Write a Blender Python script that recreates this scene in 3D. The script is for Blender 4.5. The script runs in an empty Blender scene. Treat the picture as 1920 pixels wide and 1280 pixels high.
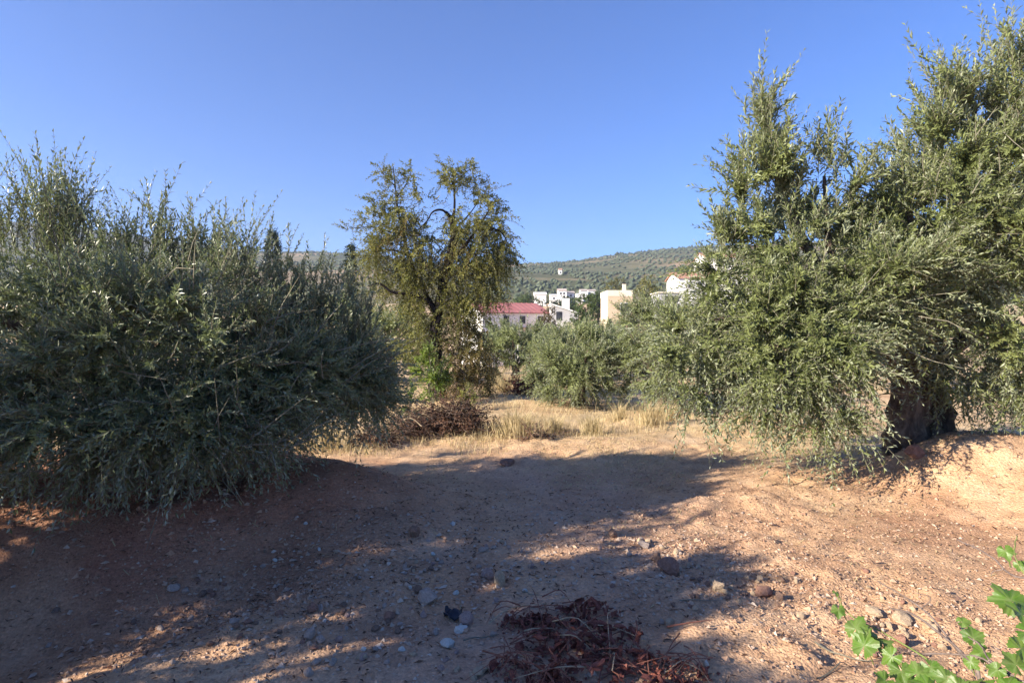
import bpy, math, random
import numpy as np
from mathutils import Vector, Matrix

# ---------------------------------------------------------------- camera, sky, sun, exposure
SC = bpy.context.scene
COL = SC.collection
CAM_Z, PITCH, LENS = 1.70, math.radians(-1.5), 21.0
FPX = 1920 * LENS / 36.0
cam_d = bpy.data.cameras.new('camera')
cam_d.lens = LENS; cam_d.sensor_width = 36.0; cam_d.clip_start = 0.05; cam_d.clip_end = 9000
cam = bpy.data.objects.new('camera', cam_d); COL.objects.link(cam)
cam.location = (0, 0, CAM_Z); cam.rotation_euler = (math.pi / 2 + PITCH, 0, 0)
SC.camera = cam

SUN_EL = math.radians(24.0)
LIGHT_XY = (0.909, 0.417)                      # the way the light travels over the ground
SUN_ROT = math.atan2(-LIGHT_XY[0], -LIGHT_XY[1])   # compass bearing of the sun, from +Y towards +X
w = bpy.data.worlds.new('World'); SC.world = w; w.use_nodes = True
nt = w.node_tree; bg = nt.nodes['Background']
sky = nt.nodes.new('ShaderNodeTexSky'); sky.sky_type = 'NISHITA'; sky.sun_disc = False
sky.sun_elevation = SUN_EL; sky.sun_rotation = SUN_ROT
sky.altitude = 600; sky.air_density = 1.0; sky.dust_density = 0.5; sky.ozone_density = 9.0
wb = nt.nodes.new('ShaderNodeMix'); wb.data_type = 'RGBA'; wb.blend_type = 'MULTIPLY'; wb.inputs[0].default_value = 1.0   # camera white balance, the same over the whole sky
wb.inputs[7].default_value = (0.85, 0.89, 1.07, 1)
nt.links.new(sky.outputs[0], wb.inputs[6]); nt.links.new(wb.outputs[2], bg.inputs[0]); bg.inputs[1].default_value = 0.084
sl = bpy.data.lights.new('sun', 'SUN'); sl.energy = 5.0; sl.angle = math.radians(0.53); sl.color = (1.0, 0.90, 0.76)
so = bpy.data.objects.new('sun', sl); COL.objects.link(so)
ld = Vector((LIGHT_XY[0] * math.cos(SUN_EL), LIGHT_XY[1] * math.cos(SUN_EL), -math.sin(SUN_EL)))
so.rotation_euler = ld.to_track_quat('-Z', 'Y').to_euler(); so.location = (-20, -6, 12)
SC.view_settings.view_transform = 'Standard'; SC.view_settings.look = 'None'
SC.view_settings.gamma = 1.0; SC.view_settings.exposure = 1.42
SC.render.engine = 'CYCLES'
cy = SC.cycles
cy.use_denoising = True; cy.max_bounces = 7; cy.diffuse_bounces = 4; cy.glossy_bounces = 2; cy.transmission_bounces = 4
cy.use_adaptive_sampling = True; cy.adaptive_threshold = 0.015

rng = np.random.default_rng(7)
random.seed(7)

def at(px, py, d):
    """world point that stands d metres ahead, seen at photo position (px, py) of 1920 x 1280"""
    cx, cyy = (px - 960) / FPX, -(py - 640) / FPX
    s, c = math.sin(PITCH), math.cos(PITCH)
    fy, fz = c - cyy * s, s + cyy * c
    k = d / fy
    return np.array([cx * k, d, CAM_Z + fz * k])

# ---------------------------------------------------------------- noise
def _hash(ix, iy, seed):
    h = (ix.astype(np.int64) * 374761393 + iy.astype(np.int64) * 668265263 + seed * 1442695041) & 0xFFFFFFFF
    h = ((h ^ (h >> 13)) * 1274126177) & 0xFFFFFFFF
    return ((h ^ (h >> 16)) & 0xFFFF) / 65535.0
def vnoise(x, y, seed=0):
    ix, iy = np.floor(x), np.floor(y); fx, fy = x - ix, y - iy
    fx = fx * fx * fx * (fx * (fx * 6 - 15) + 10); fy = fy * fy * fy * (fy * (fy * 6 - 15) + 10)
    a, b = _hash(ix, iy, seed), _hash(ix + 1, iy, seed)
    c, d = _hash(ix, iy + 1, seed), _hash(ix + 1, iy + 1, seed)
    return (a + (b - a) * fx) * (1 - fy) + (c + (d - c) * fx) * fy - 0.5
def fbm(x, y, f, octv=3, seed=0):
    t, a = 0, 1.0
    for o in range(octv):
        t = t + a * vnoise(x * f * 2 ** o + 17.3 * o, y * f * 2 ** o - 9.1 * o, seed + o); a *= 0.5
    return t
def sstep(a, b, x):
    t = np.clip((x - a) / (b - a), 0, 1); return t * t * (3 - 2 * t)
def seg_dist(x, y, ax, ay, bx, by):
    dx, dy = bx - ax, by - ay
    t = np.clip(((x - ax) * dx + (y - ay) * dy) / (dx * dx + dy * dy), 0, 1)
    return np.hypot(x - ax - t * dx, y - ay - t * dy)

def mound_a(x, y):
    q = ((x + 3.7) / 2.75) ** 2 + ((y - 5.25) / 1.45) ** 2 + 0.5 * fbm(x, y, 0.7, 2, 40)
    return np.exp(-np.clip(q, 0, 60) ** 2.2)
def mound_r(x, y):
    q = ((x - 5.2) / 1.15) ** 2 + ((y - 6.35) / 1.1) ** 2 + 0.5 * fbm(x, y, 1.1, 2, 41)
    return np.exp(-np.clip(q, 0, 60) ** 1.1)
def height(x, y, fine=True):
    x = np.asarray(x, float); y = np.asarray(y, float)
    z = -3.2 * sstep(15, 62, y) + 14.0 * sstep(85, 260, y)
    z = z + 0.9 * fbm(x, y, 0.02, 2, 3) * sstep(18, 60, y)
    near = 1 - sstep(14, 40, y)
    z = z + 0.16 * fbm(x, y, 0.32, 2, 5) * near
    z = z + 0.50 * mound_a(x, y) + 0.50 * mound_r(x, y)
    z = z - 0.14 * np.exp(-(seg_dist(x, y, -4.2, 2.3, -1.15, 4.35) / 0.5) ** 2)
    z = z + 0.07 * np.exp(-(seg_dist(x, y, -2.3, 2.1, -0.75, 4.5) / 0.28) ** 2)
    z = z + 0.05 * np.exp(-(seg_dist(x, y, 0.5, 8.3, 3.5, 8.9) / 0.4) ** 2)
    if fine:
        nn = 1 - sstep(8, 20, np.hypot(x, y))
        rough = 0.6 + 0.8 * sstep(-0.15, 0.25, fbm(x, y, 0.9, 2, 60))
        z = z + nn * rough * (0.055 * fbm(x, y, 1.6, 3, 11) + 0.032 * fbm(x, y, 6.0, 3, 21) + 0.02 * np.abs(fbm(x, y, 14.0, 2, 31)))
    return z
def hz(x, y): return float(height(np.array([x]), np.array([y]))[0])

# ---------------------------------------------------------------- mesh helpers
def mesh_np(name, verts, quads=None, tris=None, attrs=None, smooth=False):
    me = bpy.data.meshes.new(name)
    verts = np.asarray(verts, np.float32).reshape(-1, 3)
    me.vertices.add(len(verts)); me.vertices.foreach_set('co', verts.ravel())
    lv, ls, pos = [], [], 0
    for f, k in ((quads, 4), (tris, 3)):
        if f is not None and len(f):
            f = np.asarray(f, np.int32).reshape(-1, k)
            lv.append(f.ravel()); ls.append(pos + np.arange(len(f)) * k); pos += f.size
    lv = np.concatenate(lv); ls = np.concatenate(ls)
    me.loops.add(len(lv)); me.loops.foreach_set('vertex_index', lv.astype(np.int32))
    me.polygons.add(len(ls)); me.polygons.foreach_set('loop_start', ls.astype(np.int32))
    me.polygons.foreach_set('use_smooth', np.full(len(ls), bool(smooth)))
    me.update(calc_edges=True)
    for k, v in (attrs or {}).items():
        v = np.asarray(v, np.float32)
        if v.ndim == 1:
            at_ = me.attributes.new(k, 'FLOAT', 'POINT'); at_.data.foreach_set('value', v)
        else:
            at_ = me.attributes.new(k, 'FLOAT_COLOR', 'POINT')
            at_.data.foreach_set('color', np.hstack([v, np.ones((len(v), 1), np.float32)]).ravel())
    return me
def obj(name, me, mat, parent=None, loc=None, label=None, cat=None, group=None, kind=None):
    o = bpy.data.objects.new(name, me); COL.objects.link(o)
    if mat is not None and me is not None and not me.materials: me.materials.append(mat)
    if parent is not None: o.parent = parent
    if loc is not None: o.location = [float(v) for v in loc]
    if label: o['label'] = label
    if cat: o['category'] = cat
    if group: o['group'] = group
    if kind: o['kind'] = kind
    return o
def thing(name, label, cat, loc, group=None, rotz=0.0):
    o = obj(name, None, None, None, loc, label, cat, group); o.empty_display_size = 0.2
    o.rotation_euler.z = rotz; return o
def nrm(v): return v / np.maximum(np.linalg.norm(v, axis=-1, keepdims=True), 1e-9)

class MB:
    """collects quads/tris of one mesh"""
    def __init__(s): s.v, s.q, s.t, s.n = [], [], [], 0
    def add(s, v, q=None, t=None):
        v = np.asarray(v, float).reshape(-1, 3)
        if q is not None and len(q): s.q.append(np.asarray(q, int).reshape(-1, 4) + s.n)
        if t is not None and len(t): s.t.append(np.asarray(t, int).reshape(-1, 3) + s.n)
        s.v.append(v); s.n += len(v); return s
    def box(s, x0, x1, y0, y1, z0, z1):
        v = [(x, y, z) for z in (z0, z1) for y in (y0, y1) for x in (x0, x1)]
        return s.add(v, [(0, 2, 3, 1), (4, 5, 7, 6), (0, 1, 5, 4), (2, 6, 7, 3), (0, 4, 6, 2), (1, 3, 7, 5)])
    def prism(s, poly, y0, y1):
        """poly: (x, z) outline, counterclockwise seen from -y; extruded from y0 to y1"""
        n = len(poly); v = [(x, y0, z) for x, z in poly] + [(x, y1, z) for x, z in poly]
        q = [(i, i + n, (i + 1) % n + n, (i + 1) % n) for i in range(n)]
        t = [(0, i, i + 1) for i in range(1, n - 1)] + [(n, n + i + 1, n + i) for i in range(1, n - 1)]
        return s.add(v, q, t)
    def tube(s, pts, rad, sides=6, wob=0.0, seed=0):
        pts = np.asarray(pts, float); m = len(pts); rad = np.broadcast_to(np.asarray(rad, float), (m,))
        tan = nrm(np.gradient(pts, axis=0))
        ref = np.array([0.31, 0.83, 0.12]) if abs(tan[0][1]) < 0.8 else np.array([1.0, 0.1, 0.2])
        u = nrm(np.cross(tan, ref)); v = np.cross(tan, u)
        a = np.arange(sides) / sides * 2 * np.pi
        r = rad[:, None] * np.ones((m, sides))
        if wob:
            g = np.random.default_rng(seed)
            ridge = 1 + wob * g.normal(size=(1, sides)) * 0.9 + wob * 0.7 * g.normal(size=(m, sides))
            r = r * ridge
        P = pts[:, None, :] + r[..., None] * (np.cos(a)[None, :, None] * u[:, None, :] + np.sin(a)[None, :, None] * v[:, None, :])
        i = np.arange(m - 1)[:, None] * sides; j = np.arange(sides)[None, :]; j2 = (j + 1) % sides
        q = np.stack([i + j, i + j2, i + sides + j2, i + sides + j], -1).reshape(-1, 4)
        base = s.n; s.add(P.reshape(-1, 3), q)
        s.add([pts[-1] + tan[-1] * rad[-1] * 0.3], None, None)
        tip = s.n - 1
        for k in range(sides):
            s.t.append(np.array([[base + (m - 1) * sides + k, base + (m - 1) * sides + (k + 1) % sides, tip]]))
        return s
    def mesh(s, name, off=(0, 0, 0), smooth=False, attrs=None):
        v = np.concatenate(s.v) - np.asarray(off, float)
        return mesh_np(name, v, np.concatenate(s.q) if s.q else None, np.concatenate(s.t) if s.t else None, attrs, smooth)
def smooth_path(p, n):
    """Catmull-Rom through the points"""
    p = np.asarray(p, float); p = np.vstack([2 * p[0] - p[1], p, 2 * p[-1] - p[-2]])
    t = np.linspace(0, len(p) - 3 - 1e-6, n); i = t.astype(int); f = (t - i)[:, None]
    a, b, c, d = p[i], p[i + 1], p[i + 2], p[i + 3]
    return 0.5 * ((2 * b) + (c - a) * f + (2 * a - 5 * b + 4 * c - d) * f ** 2 + (3 * b - a - 3 * c + d) * f ** 3)

# ---------------------------------------------------------------- materials
def mat_new(name):
    m = bpy.data.materials.new(name); m.use_nodes = True
    t = m.node_tree; return m, t, t.nodes['Principled BSDF'], t.nodes['Material Output']
def N(t, ty, **kw):
    n = t.nodes.new(ty)
    for k, v in kw.items(): setattr(n, k, v)
    return n
def noise_node(t, scale, detail=4, rough=0.6, coord=None, dist=0.0):
    n = N(t, 'ShaderNodeTexNoise'); n.inputs['Scale'].default_value = scale; n.inputs['Detail'].default_value = detail
    n.inputs['Roughness'].default_value = rough; n.inputs['Distortion'].default_value = dist
    if coord is not None: t.links.new(coord, n.inputs['Vector'])
    return n
def ramp(t, src, stops):
    r = N(t, 'ShaderNodeValToRGB'); e = r.color_ramp.elements
    while len(e) < len(stops): e.new(0.5)
    for k, (p, c) in enumerate(stops):
        e[k].position = p; e[k].color = tuple(c) + (1,)
    t.links.new(src, r.inputs[0]); return r
def mix(t, a, b, f, mode='MIX'):
    m = N(t, 'ShaderNodeMix', data_type='RGBA', blend_type=mode)
    for s, k in ((f, 0), (a, 6), (b, 7)):
        if isinstance(s, (int, float)): m.inputs[k].default_value = s
        elif isinstance(s, tuple): m.inputs[k].default_value = s + (1,)
        else: t.links.new(s, m.inputs[k])
    return m.outputs[2]
def bump(t, p, h, strength, dist):
    b = N(t, 'ShaderNodeBump'); b.inputs['Strength'].default_value = strength; b.inputs['Distance'].default_value = dist
    t.links.new(h, b.inputs['Height']); t.links.new(b.outputs[0], p.inputs['Normal']); return b

def leaf_mat(name, top, under, rough=0.42, trans=0.25, spec=0.5, hi=None, scale=1.2):
    """two-sided leaf: darker glossy upper face, paler under face, each leaf a little different"""
    m, t, p, out = mat_new(name)
    a = N(t, 'ShaderNodeAttribute'); a.attribute_name = 'rnd'
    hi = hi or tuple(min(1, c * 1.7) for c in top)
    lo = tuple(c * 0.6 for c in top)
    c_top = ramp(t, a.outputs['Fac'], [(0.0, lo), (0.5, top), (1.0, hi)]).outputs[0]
    g = N(t, 'ShaderNodeNewGeometry')
    nz = noise_node(t, scale, 2, 0.5, g.outputs['Position'])
    c_top = mix(t, c_top, mix(t, c_top, hi, 0.55), ramp(t, nz.outputs[0], [(0.42, (0, 0, 0)), (0.62, (1, 1, 1))]).outputs[0])
    c = mix(t, c_top, under, g.outputs['Backfacing'])
    t.links.new(c, p.inputs['Base Color']); p.inputs['Roughness'].default_value = rough
    p.inputs['Specular IOR Level'].default_value = spec
    tr = N(t, 'ShaderNodeBsdfTranslucent')
    t.links.new(mix(t, c_top, (0.9, 1.0, 0.3), 0.35, 'MULTIPLY'), tr.inputs[0])
    ms = N(t, 'ShaderNodeMixShader'); ms.inputs[0].default_value = trans
    t.links.new(p.outputs[0], ms.inputs[1]); t.links.new(tr.outputs[0], ms.inputs[2]); t.links.new(ms.outputs[0], out.inputs[0])
    return m
def rough_mat(name, stops, scale, rough=0.9, bscale=None, bstr=0.6, bdist=0.02, stretch=None, attr=None, spec=0.2):
    m, t, p, out = mat_new(name)
    tc = N(t, 'ShaderNodeTexCoord'); co = tc.outputs['Object']
    if stretch:
        mp = N(t, 'ShaderNodeMapping'); mp.inputs['Scale'].default_value = stretch; t.links.new(co, mp.inputs[0]); co = mp.outputs[0]
    n = noise_node(t, scale, 5, 0.65, co)
    src = n.outputs[0]
    if attr:
        a = N(t, 'ShaderNodeAttribute'); a.attribute_name = attr
        mm = N(t, 'ShaderNodeMath', operation='MULTIPLY_ADD'); t.links.new(a.outputs['Fac'], mm.inputs[0]); mm.inputs[1].default_value = 0.7
        ms = N(t, 'ShaderNodeMath', operation='MULTIPLY'); t.links.new(src, ms.inputs[0]); ms.inputs[1].default_value = 0.3
        t.links.new(ms.outputs[0], mm.inputs[2]); src = mm.outputs[0]
    t.links.new(ramp(t, src, stops).outputs[0], p.inputs['Base Color'])
    p.inputs['Roughness'].default_value = rough; p.inputs['Specular IOR Level'].default_value = spec
    nb = noise_node(t, bscale or scale * 2.5, 6, 0.7, co); bump(t, p, nb.outputs[0], bstr, bdist)
    return m

M = {}
M['olive'] = leaf_mat('olive_leaf', (0.125, 0.150, 0.048), (0.31, 0.34, 0.21), 0.42, 0.28, 0.5, hi=(0.225, 0.255, 0.09))
M['olive_dark'] = leaf_mat('olive_leaf_grey_green', (0.130, 0.160, 0.066), (0.37, 0.40, 0.28), 0.38, 0.30, 0.6, hi=(0.23, 0.265, 0.12))
M['olive_far'] = leaf_mat('olive_leaf_silver', (0.17, 0.20, 0.078), (0.33, 0.36, 0.25), 0.45, 0.3, 0.4, hi=(0.27, 0.305, 0.125))
M['almond'] = leaf_mat('almond_leaf', (0.135, 0.148, 0.040), (0.20, 0.205, 0.09), 0.5, 0.35, 0.3, hi=(0.26, 0.245, 0.06), scale=1.6)
M['almond_dry'] = leaf_mat('almond_leaf_dry', (0.15, 0.14, 0.05), (0.2, 0.18, 0.08), 0.6, 0.3, 0.2, hi=(0.20, 0.135, 0.05), scale=2.0)
M['bright'] = leaf_mat('bright_leaf', (0.12, 0.20, 0.03), (0.18, 0.24, 0.08), 0.45, 0.4, 0.4, hi=(0.24, 0.30, 0.05))
M['tree_green'] = leaf_mat('broad_leaf', (0.060, 0.098, 0.028), (0.10, 0.13, 0.05), 0.5, 0.3, 0.3, hi=(0.12, 0.16, 0.045), scale=0.6)
M['tree_yellow'] = leaf_mat('yellow_leaf', (0.15, 0.155, 0.04), (0.18, 0.18, 0.08), 0.5, 0.3, 0.3, hi=(0.22, 0.20, 0.06), scale=0.6)
M['tree_brown'] = leaf_mat('brown_leaf', (0.075, 0.062, 0.032), (0.11, 0.09, 0.05), 0.6, 0.3, 0.3, hi=(0.13, 0.10, 0.05), scale=0.6)
M['conifer'] = leaf_mat('conifer_needle', (0.022, 0.040, 0.022), (0.03, 0.05, 0.028), 0.6, 0.1, 0.3, hi=(0.045, 0.07, 0.035))
M['vine'] = leaf_mat('vine_leaf', (0.085, 0.175, 0.022), (0.16, 0.25, 0.07), 0.40, 0.40, 0.45, hi=(0.135, 0.235, 0.03), scale=9)
def vine_detail(m):
    t = m.node_tree; p = t.nodes['Principled BSDF']; src = p.inputs['Base Color'].links[0].from_socket
    a = N(t, 'ShaderNodeAttribute'); a.attribute_name = 'vein'
    g = N(t, 'ShaderNodeNewGeometry'); n = noise_node(t, 55, 4, .7, g.outputs['Position']); n2 = noise_node(t, 16, 3, .6, g.outputs['Position'])
    c = mix(t, src, (0.20, 0.27, 0.09), mix(t, (0, 0, 0), a.outputs['Color'], .7))
    c = mix(t, c, (0.20, 0.13, 0.05), ramp(t, n.outputs[0], [(0.62, (0, 0, 0)), (0.72, (.7, .7, .7))]).outputs[0])
    c = mix(t, c, (0.22, 0.24, 0.10), ramp(t, n2.outputs[0], [(0.45, (0, 0, 0)), (0.7, (.5, .5, .5))]).outputs[0])
    t.links.new(c, p.inputs['Base Color']); bump(t, p, n.outputs[0], .4, .004)
vine_detail(M['vine'])
M['dead_red'] = rough_mat('dry_red_leaf', [(0.25, (0.10, 0.030, 0.024)), (0.5, (0.20, 0.066, 0.046)), (0.68, (0.32, 0.13, 0.09)), (0.85, (0.42, 0.24, 0.17))], 14, 0.75, 60, 0.5, 0.004)
M['dead_brown'] = leaf_mat('dead_brown_leaf', (0.085, 0.042, 0.026), (0.12, 0.07, 0.045), 0.7, 0.15, 0.2, hi=(0.16, 0.09, 0.055), scale=1.8)
M['grass'] = leaf_mat('dry_grass_blade', (0.52, 0.41, 0.22), (0.52, 0.41, 0.23), 0.7, 0.3, 0.2, hi=(0.68, 0.57, 0.36), scale=1.5)
M['bark_olive'] = rough_mat('olive_bark', [(0.3, (0.035, 0.026, 0.02)), (0.5, (0.12, 0.092, 0.068)), (0.7, (0.24, 0.19, 0.14))], 9, 0.95, 26, 1.0, 0.03, (1, 1, 0.3))
M['bark_dark'] = rough_mat('almond_bark', [(0.3, (0.012, 0.010, 0.010)), (0.55, (0.034, 0.027, 0.026)), (0.8, (0.075, 0.06, 0.053))], 7, 0.95, 24, 1.0, 0.03, (1, 1, 0.35))
M['twig'] = rough_mat('twig_bark', [(0.3, (0.13, 0.115, 0.08)), (0.7, (0.26, 0.24, 0.175))], 6, 0.9)
M['twig_grey'] = rough_mat('grey_twig_bark', [(0.3, (0.05, 0.043, 0.04)), (0.7, (0.15, 0.13, 0.12))], 6, 0.9)
M['cane'] = rough_mat('vine_cane_bark', [(0.3, (0.085, 0.06, 0.05)), (0.7, (0.21, 0.165, 0.14))], 30, 0.8, 80, 0.5, 0.004)
M['cane_green'] = rough_mat('green_shoot', [(0.3, (0.13, 0.18, 0.045)), (0.7, (0.22, 0.24, 0.08))], 20, 0.6)
M['straw'] = rough_mat('straw_stem', [(0.3, (0.30, 0.21, 0.12)), (0.7, (0.5, 0.40, 0.26))], 20, 0.8)
M['stem_red'] = rough_mat('dry_red_stem', [(0.3, (0.12, 0.04, 0.028)), (0.7, (0.30, 0.13, 0.085))], 25, 0.7)
STONE = {
 'pink': [(0.3, (0.26, 0.155, 0.12)), (0.55, (0.34, 0.24, 0.20)), (0.75, (0.45, 0.34, 0.28))],
 'tan': [(0.3, (0.28, 0.20, 0.13)), (0.55, (0.42, 0.31, 0.20)), (0.75, (0.54, 0.42, 0.29))],
 'grey': [(0.3, (0.25, 0.19, 0.15)), (0.55, (0.37, 0.29, 0.235)), (0.75, (0.48, 0.39, 0.32))],
 'red': [(0.3, (0.17, 0.085, 0.06)), (0.55, (0.27, 0.15, 0.105)), (0.75, (0.38, 0.23, 0.16))],
 'pale': [(0.3, (0.42, 0.40, 0.34)), (0.55, (0.56, 0.53, 0.46)), (0.75, (0.66, 0.63, 0.55))],
 'brown': [(0.3, (0.13, 0.08, 0.055)), (0.55, (0.22, 0.14, 0.10)), (0.75, (0.32, 0.22, 0.16))],
}
for k, v in STONE.items(): M['stone_' + k] = rough_mat('stone_' + k, v, 9, 0.95, 26, 0.55, 0.012)
M['gravel'] = rough_mat('gravel', [(0.05, (0.24, 0.125, 0.08)), (0.3, (0.43, 0.265, 0.165)), (0.55, (0.44, 0.335, 0.25)), (0.8, (0.52, 0.44, 0.36)), (0.97, (0.68, 0.62, 0.54))], 40, 0.95, 120, 0.6, 0.004, attr='rnd')
M['plastic_black'] = rough_mat('black_plastic', [(0.3, (0.012, 0.013, 0.02)), (0.7, (0.035, 0.036, 0.05))], 30, 0.5, 60, 0.4, 0.004)
M['white_wall'] = rough_mat('whitewash', [(0.3, (0.70, 0.68, 0.63)), (0.7, (0.82, 0.80, 0.76))], 0.5, 0.95, 4, 0.2, 0.02)
M['cream_wall'] = rough_mat('cream_render', [(0.3, (0.62, 0.55, 0.42)), (0.7, (0.72, 0.65, 0.51))], 0.7, 0.95, 5, 0.3, 0.02)
M['grey_wall'] = rough_mat('grey_render', [(0.3, (0.38, 0.37, 0.37)), (0.7, (0.5, 0.49, 0.48))], 0.7, 0.95, 5, 0.3, 0.02)
M['red_roof'] = rough_mat('red_sheet_roof', [(0.3, (0.33, 0.125, 0.115)), (0.7, (0.42, 0.18, 0.165))], 0.6, 0.7, 3, 0.2, 0.02)
M['clay_roof'] = rough_mat('clay_tile_roof', [(0.3, (0.33, 0.165, 0.10)), (0.7, (0.50, 0.29, 0.20))], 1.6, 0.9, 6, 0.5, 0.05)
M['pale_roof'] = rough_mat('pale_tile_roof', [(0.3, (0.42, 0.34, 0.28)), (0.7, (0.56, 0.48, 0.41))], 1.2, 0.9, 6, 0.5, 0.05)
M['dark_opening'] = rough_mat('dark_window', [(0.3, (0.02, 0.022, 0.028)), (0.7, (0.05, 0.052, 0.06))], 2, 0.3)
M['frame_white'] = rough_mat('white_frame', [(0.3, (0.6, 0.6, 0.58)), (0.7, (0.75, 0.74, 0.72))], 2, 0.6)
def brick_material():
    m, t, p, out = mat_new('tan_brick')
    tc = N(t, 'ShaderNodeTexCoord'); b = N(t, 'ShaderNodeTexBrick')
    mp = N(t, 'ShaderNodeMapping'); mp.inputs['Rotation'].default_value = (math.pi / 2, 0, 0)
    t.links.new(tc.outputs['Object'], mp.inputs[0]); t.links.new(mp.outputs[0], b.inputs['Vector'])
    b.inputs['Scale'].default_value = 4.0
    b.inputs['Color1'].default_value = (0.50, 0.37, 0.24, 1); b.inputs['Color2'].default_value = (0.56, 0.43, 0.29, 1)
    b.inputs['Mortar'].default_value = (0.54, 0.46, 0.35, 1)
    t.links.new(b.outputs[0], p.inputs['Base Color']); p.inputs['Roughness'].default_value = 0.95
    return m
M['brick'] = brick_material()

def soil_material():
    m, t, p, out = mat_new('soil')
    g = N(t, 'ShaderNodeNewGeometry'); P = g.outputs['Position']
    a = N(t, 'ShaderNodeAttribute'); a.attribute_name = 'soil'
    sep = N(t, 'ShaderNodeSeparateColor'); t.links.new(a.outputs['Color'], sep.inputs[0])
    n1 = noise_node(t, 2.2, 8, 0.65, P, 0.4); n2 = noise_node(t, 38, 6, 0.75, P); n3 = noise_node(t, 0.35, 4, 0.6, P)
    base = ramp(t, n1.outputs[0], [(0.28, (0.43, 0.250, 0.145)), (0.5, (0.56, 0.355, 0.205)), (0.72, (0.66, 0.46, 0.285))]).outputs[0]
    red = ramp(t, n1.outputs[0], [(0.3, (0.29, 0.130, 0.080)), (0.7, (0.44, 0.225, 0.14))]).outputs[0]
    grey = ramp(t, n1.outputs[0], [(0.3, (0.43, 0.262, 0.170)), (0.7, (0.60, 0.40, 0.268))]).outputs[0]
    straw = ramp(t, n1.outputs[0], [(0.3, (0.48, 0.34, 0.185)), (0.5, (0.60, 0.45, 0.26)), (0.75, (0.70, 0.56, 0.37))]).outputs[0]
    c = mix(t, base, red, sep.outputs[0]); c = mix(t, c, grey, sep.outputs[1]); c = mix(t, c, straw, sep.outputs[2])
    # crumbs: dark and pale specks
    v = N(t, 'ShaderNodeTexVoronoi'); v.inputs['Scale'].default_value = 62; t.links.new(P, v.inputs['Vector'])
    sp = ramp(t, v.outputs['Color'], [(0.0, (0.55, 0.55, 0.55)), (0.25, (0.92, 0.92, 0.92)), (0.75, (1.0, 1.0, 1.0)), (1.0, (1.4, 1.4, 1.4))]).outputs[0]
    c = mix(t, c, sp, 0.75, 'MULTIPLY')
    c = mix(t, c, ramp(t, n2.outputs[0], [(0.3, (0.66, 0.64, 0.62)), (0.55, (1, 1, 1)), (0.75, (1.22, 1.2, 1.16))]).outputs[0], 0.8, 'MULTIPLY')
    c = mix(t, c, ramp(t, n3.outputs[0], [(0.35, (0.86, 0.84, 0.84)), (0.6, (1.08, 1.06, 1.04))]).outputs[0], 1.0, 'MULTIPLY')
    t.links.new(c, p.inputs['Base Color']); p.inputs['Roughness'].default_value = 0.97; p.inputs['Specular IOR Level'].default_value = 0.12
    ad = N(t, 'ShaderNodeMath', operation='MULTIPLY_ADD'); t.links.new(v.outputs['Distance'], ad.inputs[0]); ad.inputs[1].default_value = -0.6
    t.links.new(n2.outputs[0], ad.inputs[2])
    bump(t, p, ad.outputs[0], 0.9, 0.014)
    return m
M['soil'] = soil_material()
def hill_material():
    m, t, p, out = mat_new('hill_soil')
    g = N(t, 'ShaderNodeNewGeometry'); P = g.outputs['Position']
    n1 = noise_node(t, 0.006, 6, 0.6, P, 0.5); n2 = noise_node(t, 0.05, 6, 0.7, P)
    c = ramp(t, n1.outputs[0], [(0.36, (0.085, 0.095, 0.05)), (0.48, (0.14, 0.135, 0.075)), (0.56, (0.23, 0.185, 0.11)), (0.64, (0.36, 0.25, 0.16))]).outputs[0]
    c = mix(t, c, ramp(t, n2.outputs[0], [(0.35, (0.5, 0.55, 0.45)), (0.6, (1.05, 1.05, 1.05))]).outputs[0], 0.8, 'MULTIPLY')
    t.links.new(c, p.inputs['Base Color']); p.inputs['Roughness'].default_value = 1.0; p.inputs['Specular IOR Level'].default_value = 0.05
    return m
M['hill'] = hill_material()

# ---------------------------------------------------------------- ground: one sheet from here to the horizon
def axis(lo, hi, a, b, step, grow):
    core = np.arange(a, b + step * 0.5, step); L, R = [], []
    x, s = core[0], step
    while x > lo: s *= grow; x -= s; L.append(x)
    x, s = core[-1], step
    while x < hi: s *= grow; x += s; R.append(x)
    return np.array(L[::-1] + list(core) + R)
def build_ground():
    xs = axis(-2000, 2000, -4.4, 6.2, 0.042, 1.07); ys = axis(-60, 1600, 1.9, 9.0, 0.042, 1.065)
    X, Y = np.meshgrid(xs, ys); Z = height(X, Y)
    n, mcol = X.shape[0], X.shape[1]
    idx = np.arange(n * mcol).reshape(n, mcol)
    q = np.stack([idx[:-1, :-1], idx[:-1, 1:], idx[1:, 1:], idx[1:, :-1]], -1).reshape(-1, 4)
    f = fbm(X, Y, 0.8, 3, 70)
    red = np.clip(0.95 * mound_a(X, Y) ** 0.6 * sstep(9, 7.5, Y) + 0.1 * mound_r(X, Y) + 0.35 * sstep(0.15, 0.45, f) * (Y < 12), 0, 1) * 0.9
    red = red + 0.3 * np.exp(-(seg_dist(X, Y, -3.6, 2.6, -1.6, 4.2) / 0.7) ** 2)
    track = np.exp(-(seg_dist(X, Y, -0.6, 1.0, 0.7, 6.4) / 1.15) ** 2)
    grey = np.clip(track * (0.95 + 1.2 * fbm(X, Y, 1.3, 3, 75)), 0, 1)
    straw = np.clip(sstep(6.6, 10.5, Y + 0.8 * f + 0.25 * X * (X > 0)) * (0.82 + 1.0 * fbm(X, Y, 1.1, 3, 78)), 0, 1)
    soil = np.stack([np.clip(red, 0, 1).ravel(), grey.ravel(), straw.ravel()], 1)
    me = mesh_np('ground', np.stack([X, Y, Z], -1).reshape(-1, 3), q, None, {'soil': soil}, True)
    obj('ground', me, M['soil'], kind='structure', label='bare reddish stony earth with straw towards the trees', cat='ground')
build_ground()

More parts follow.
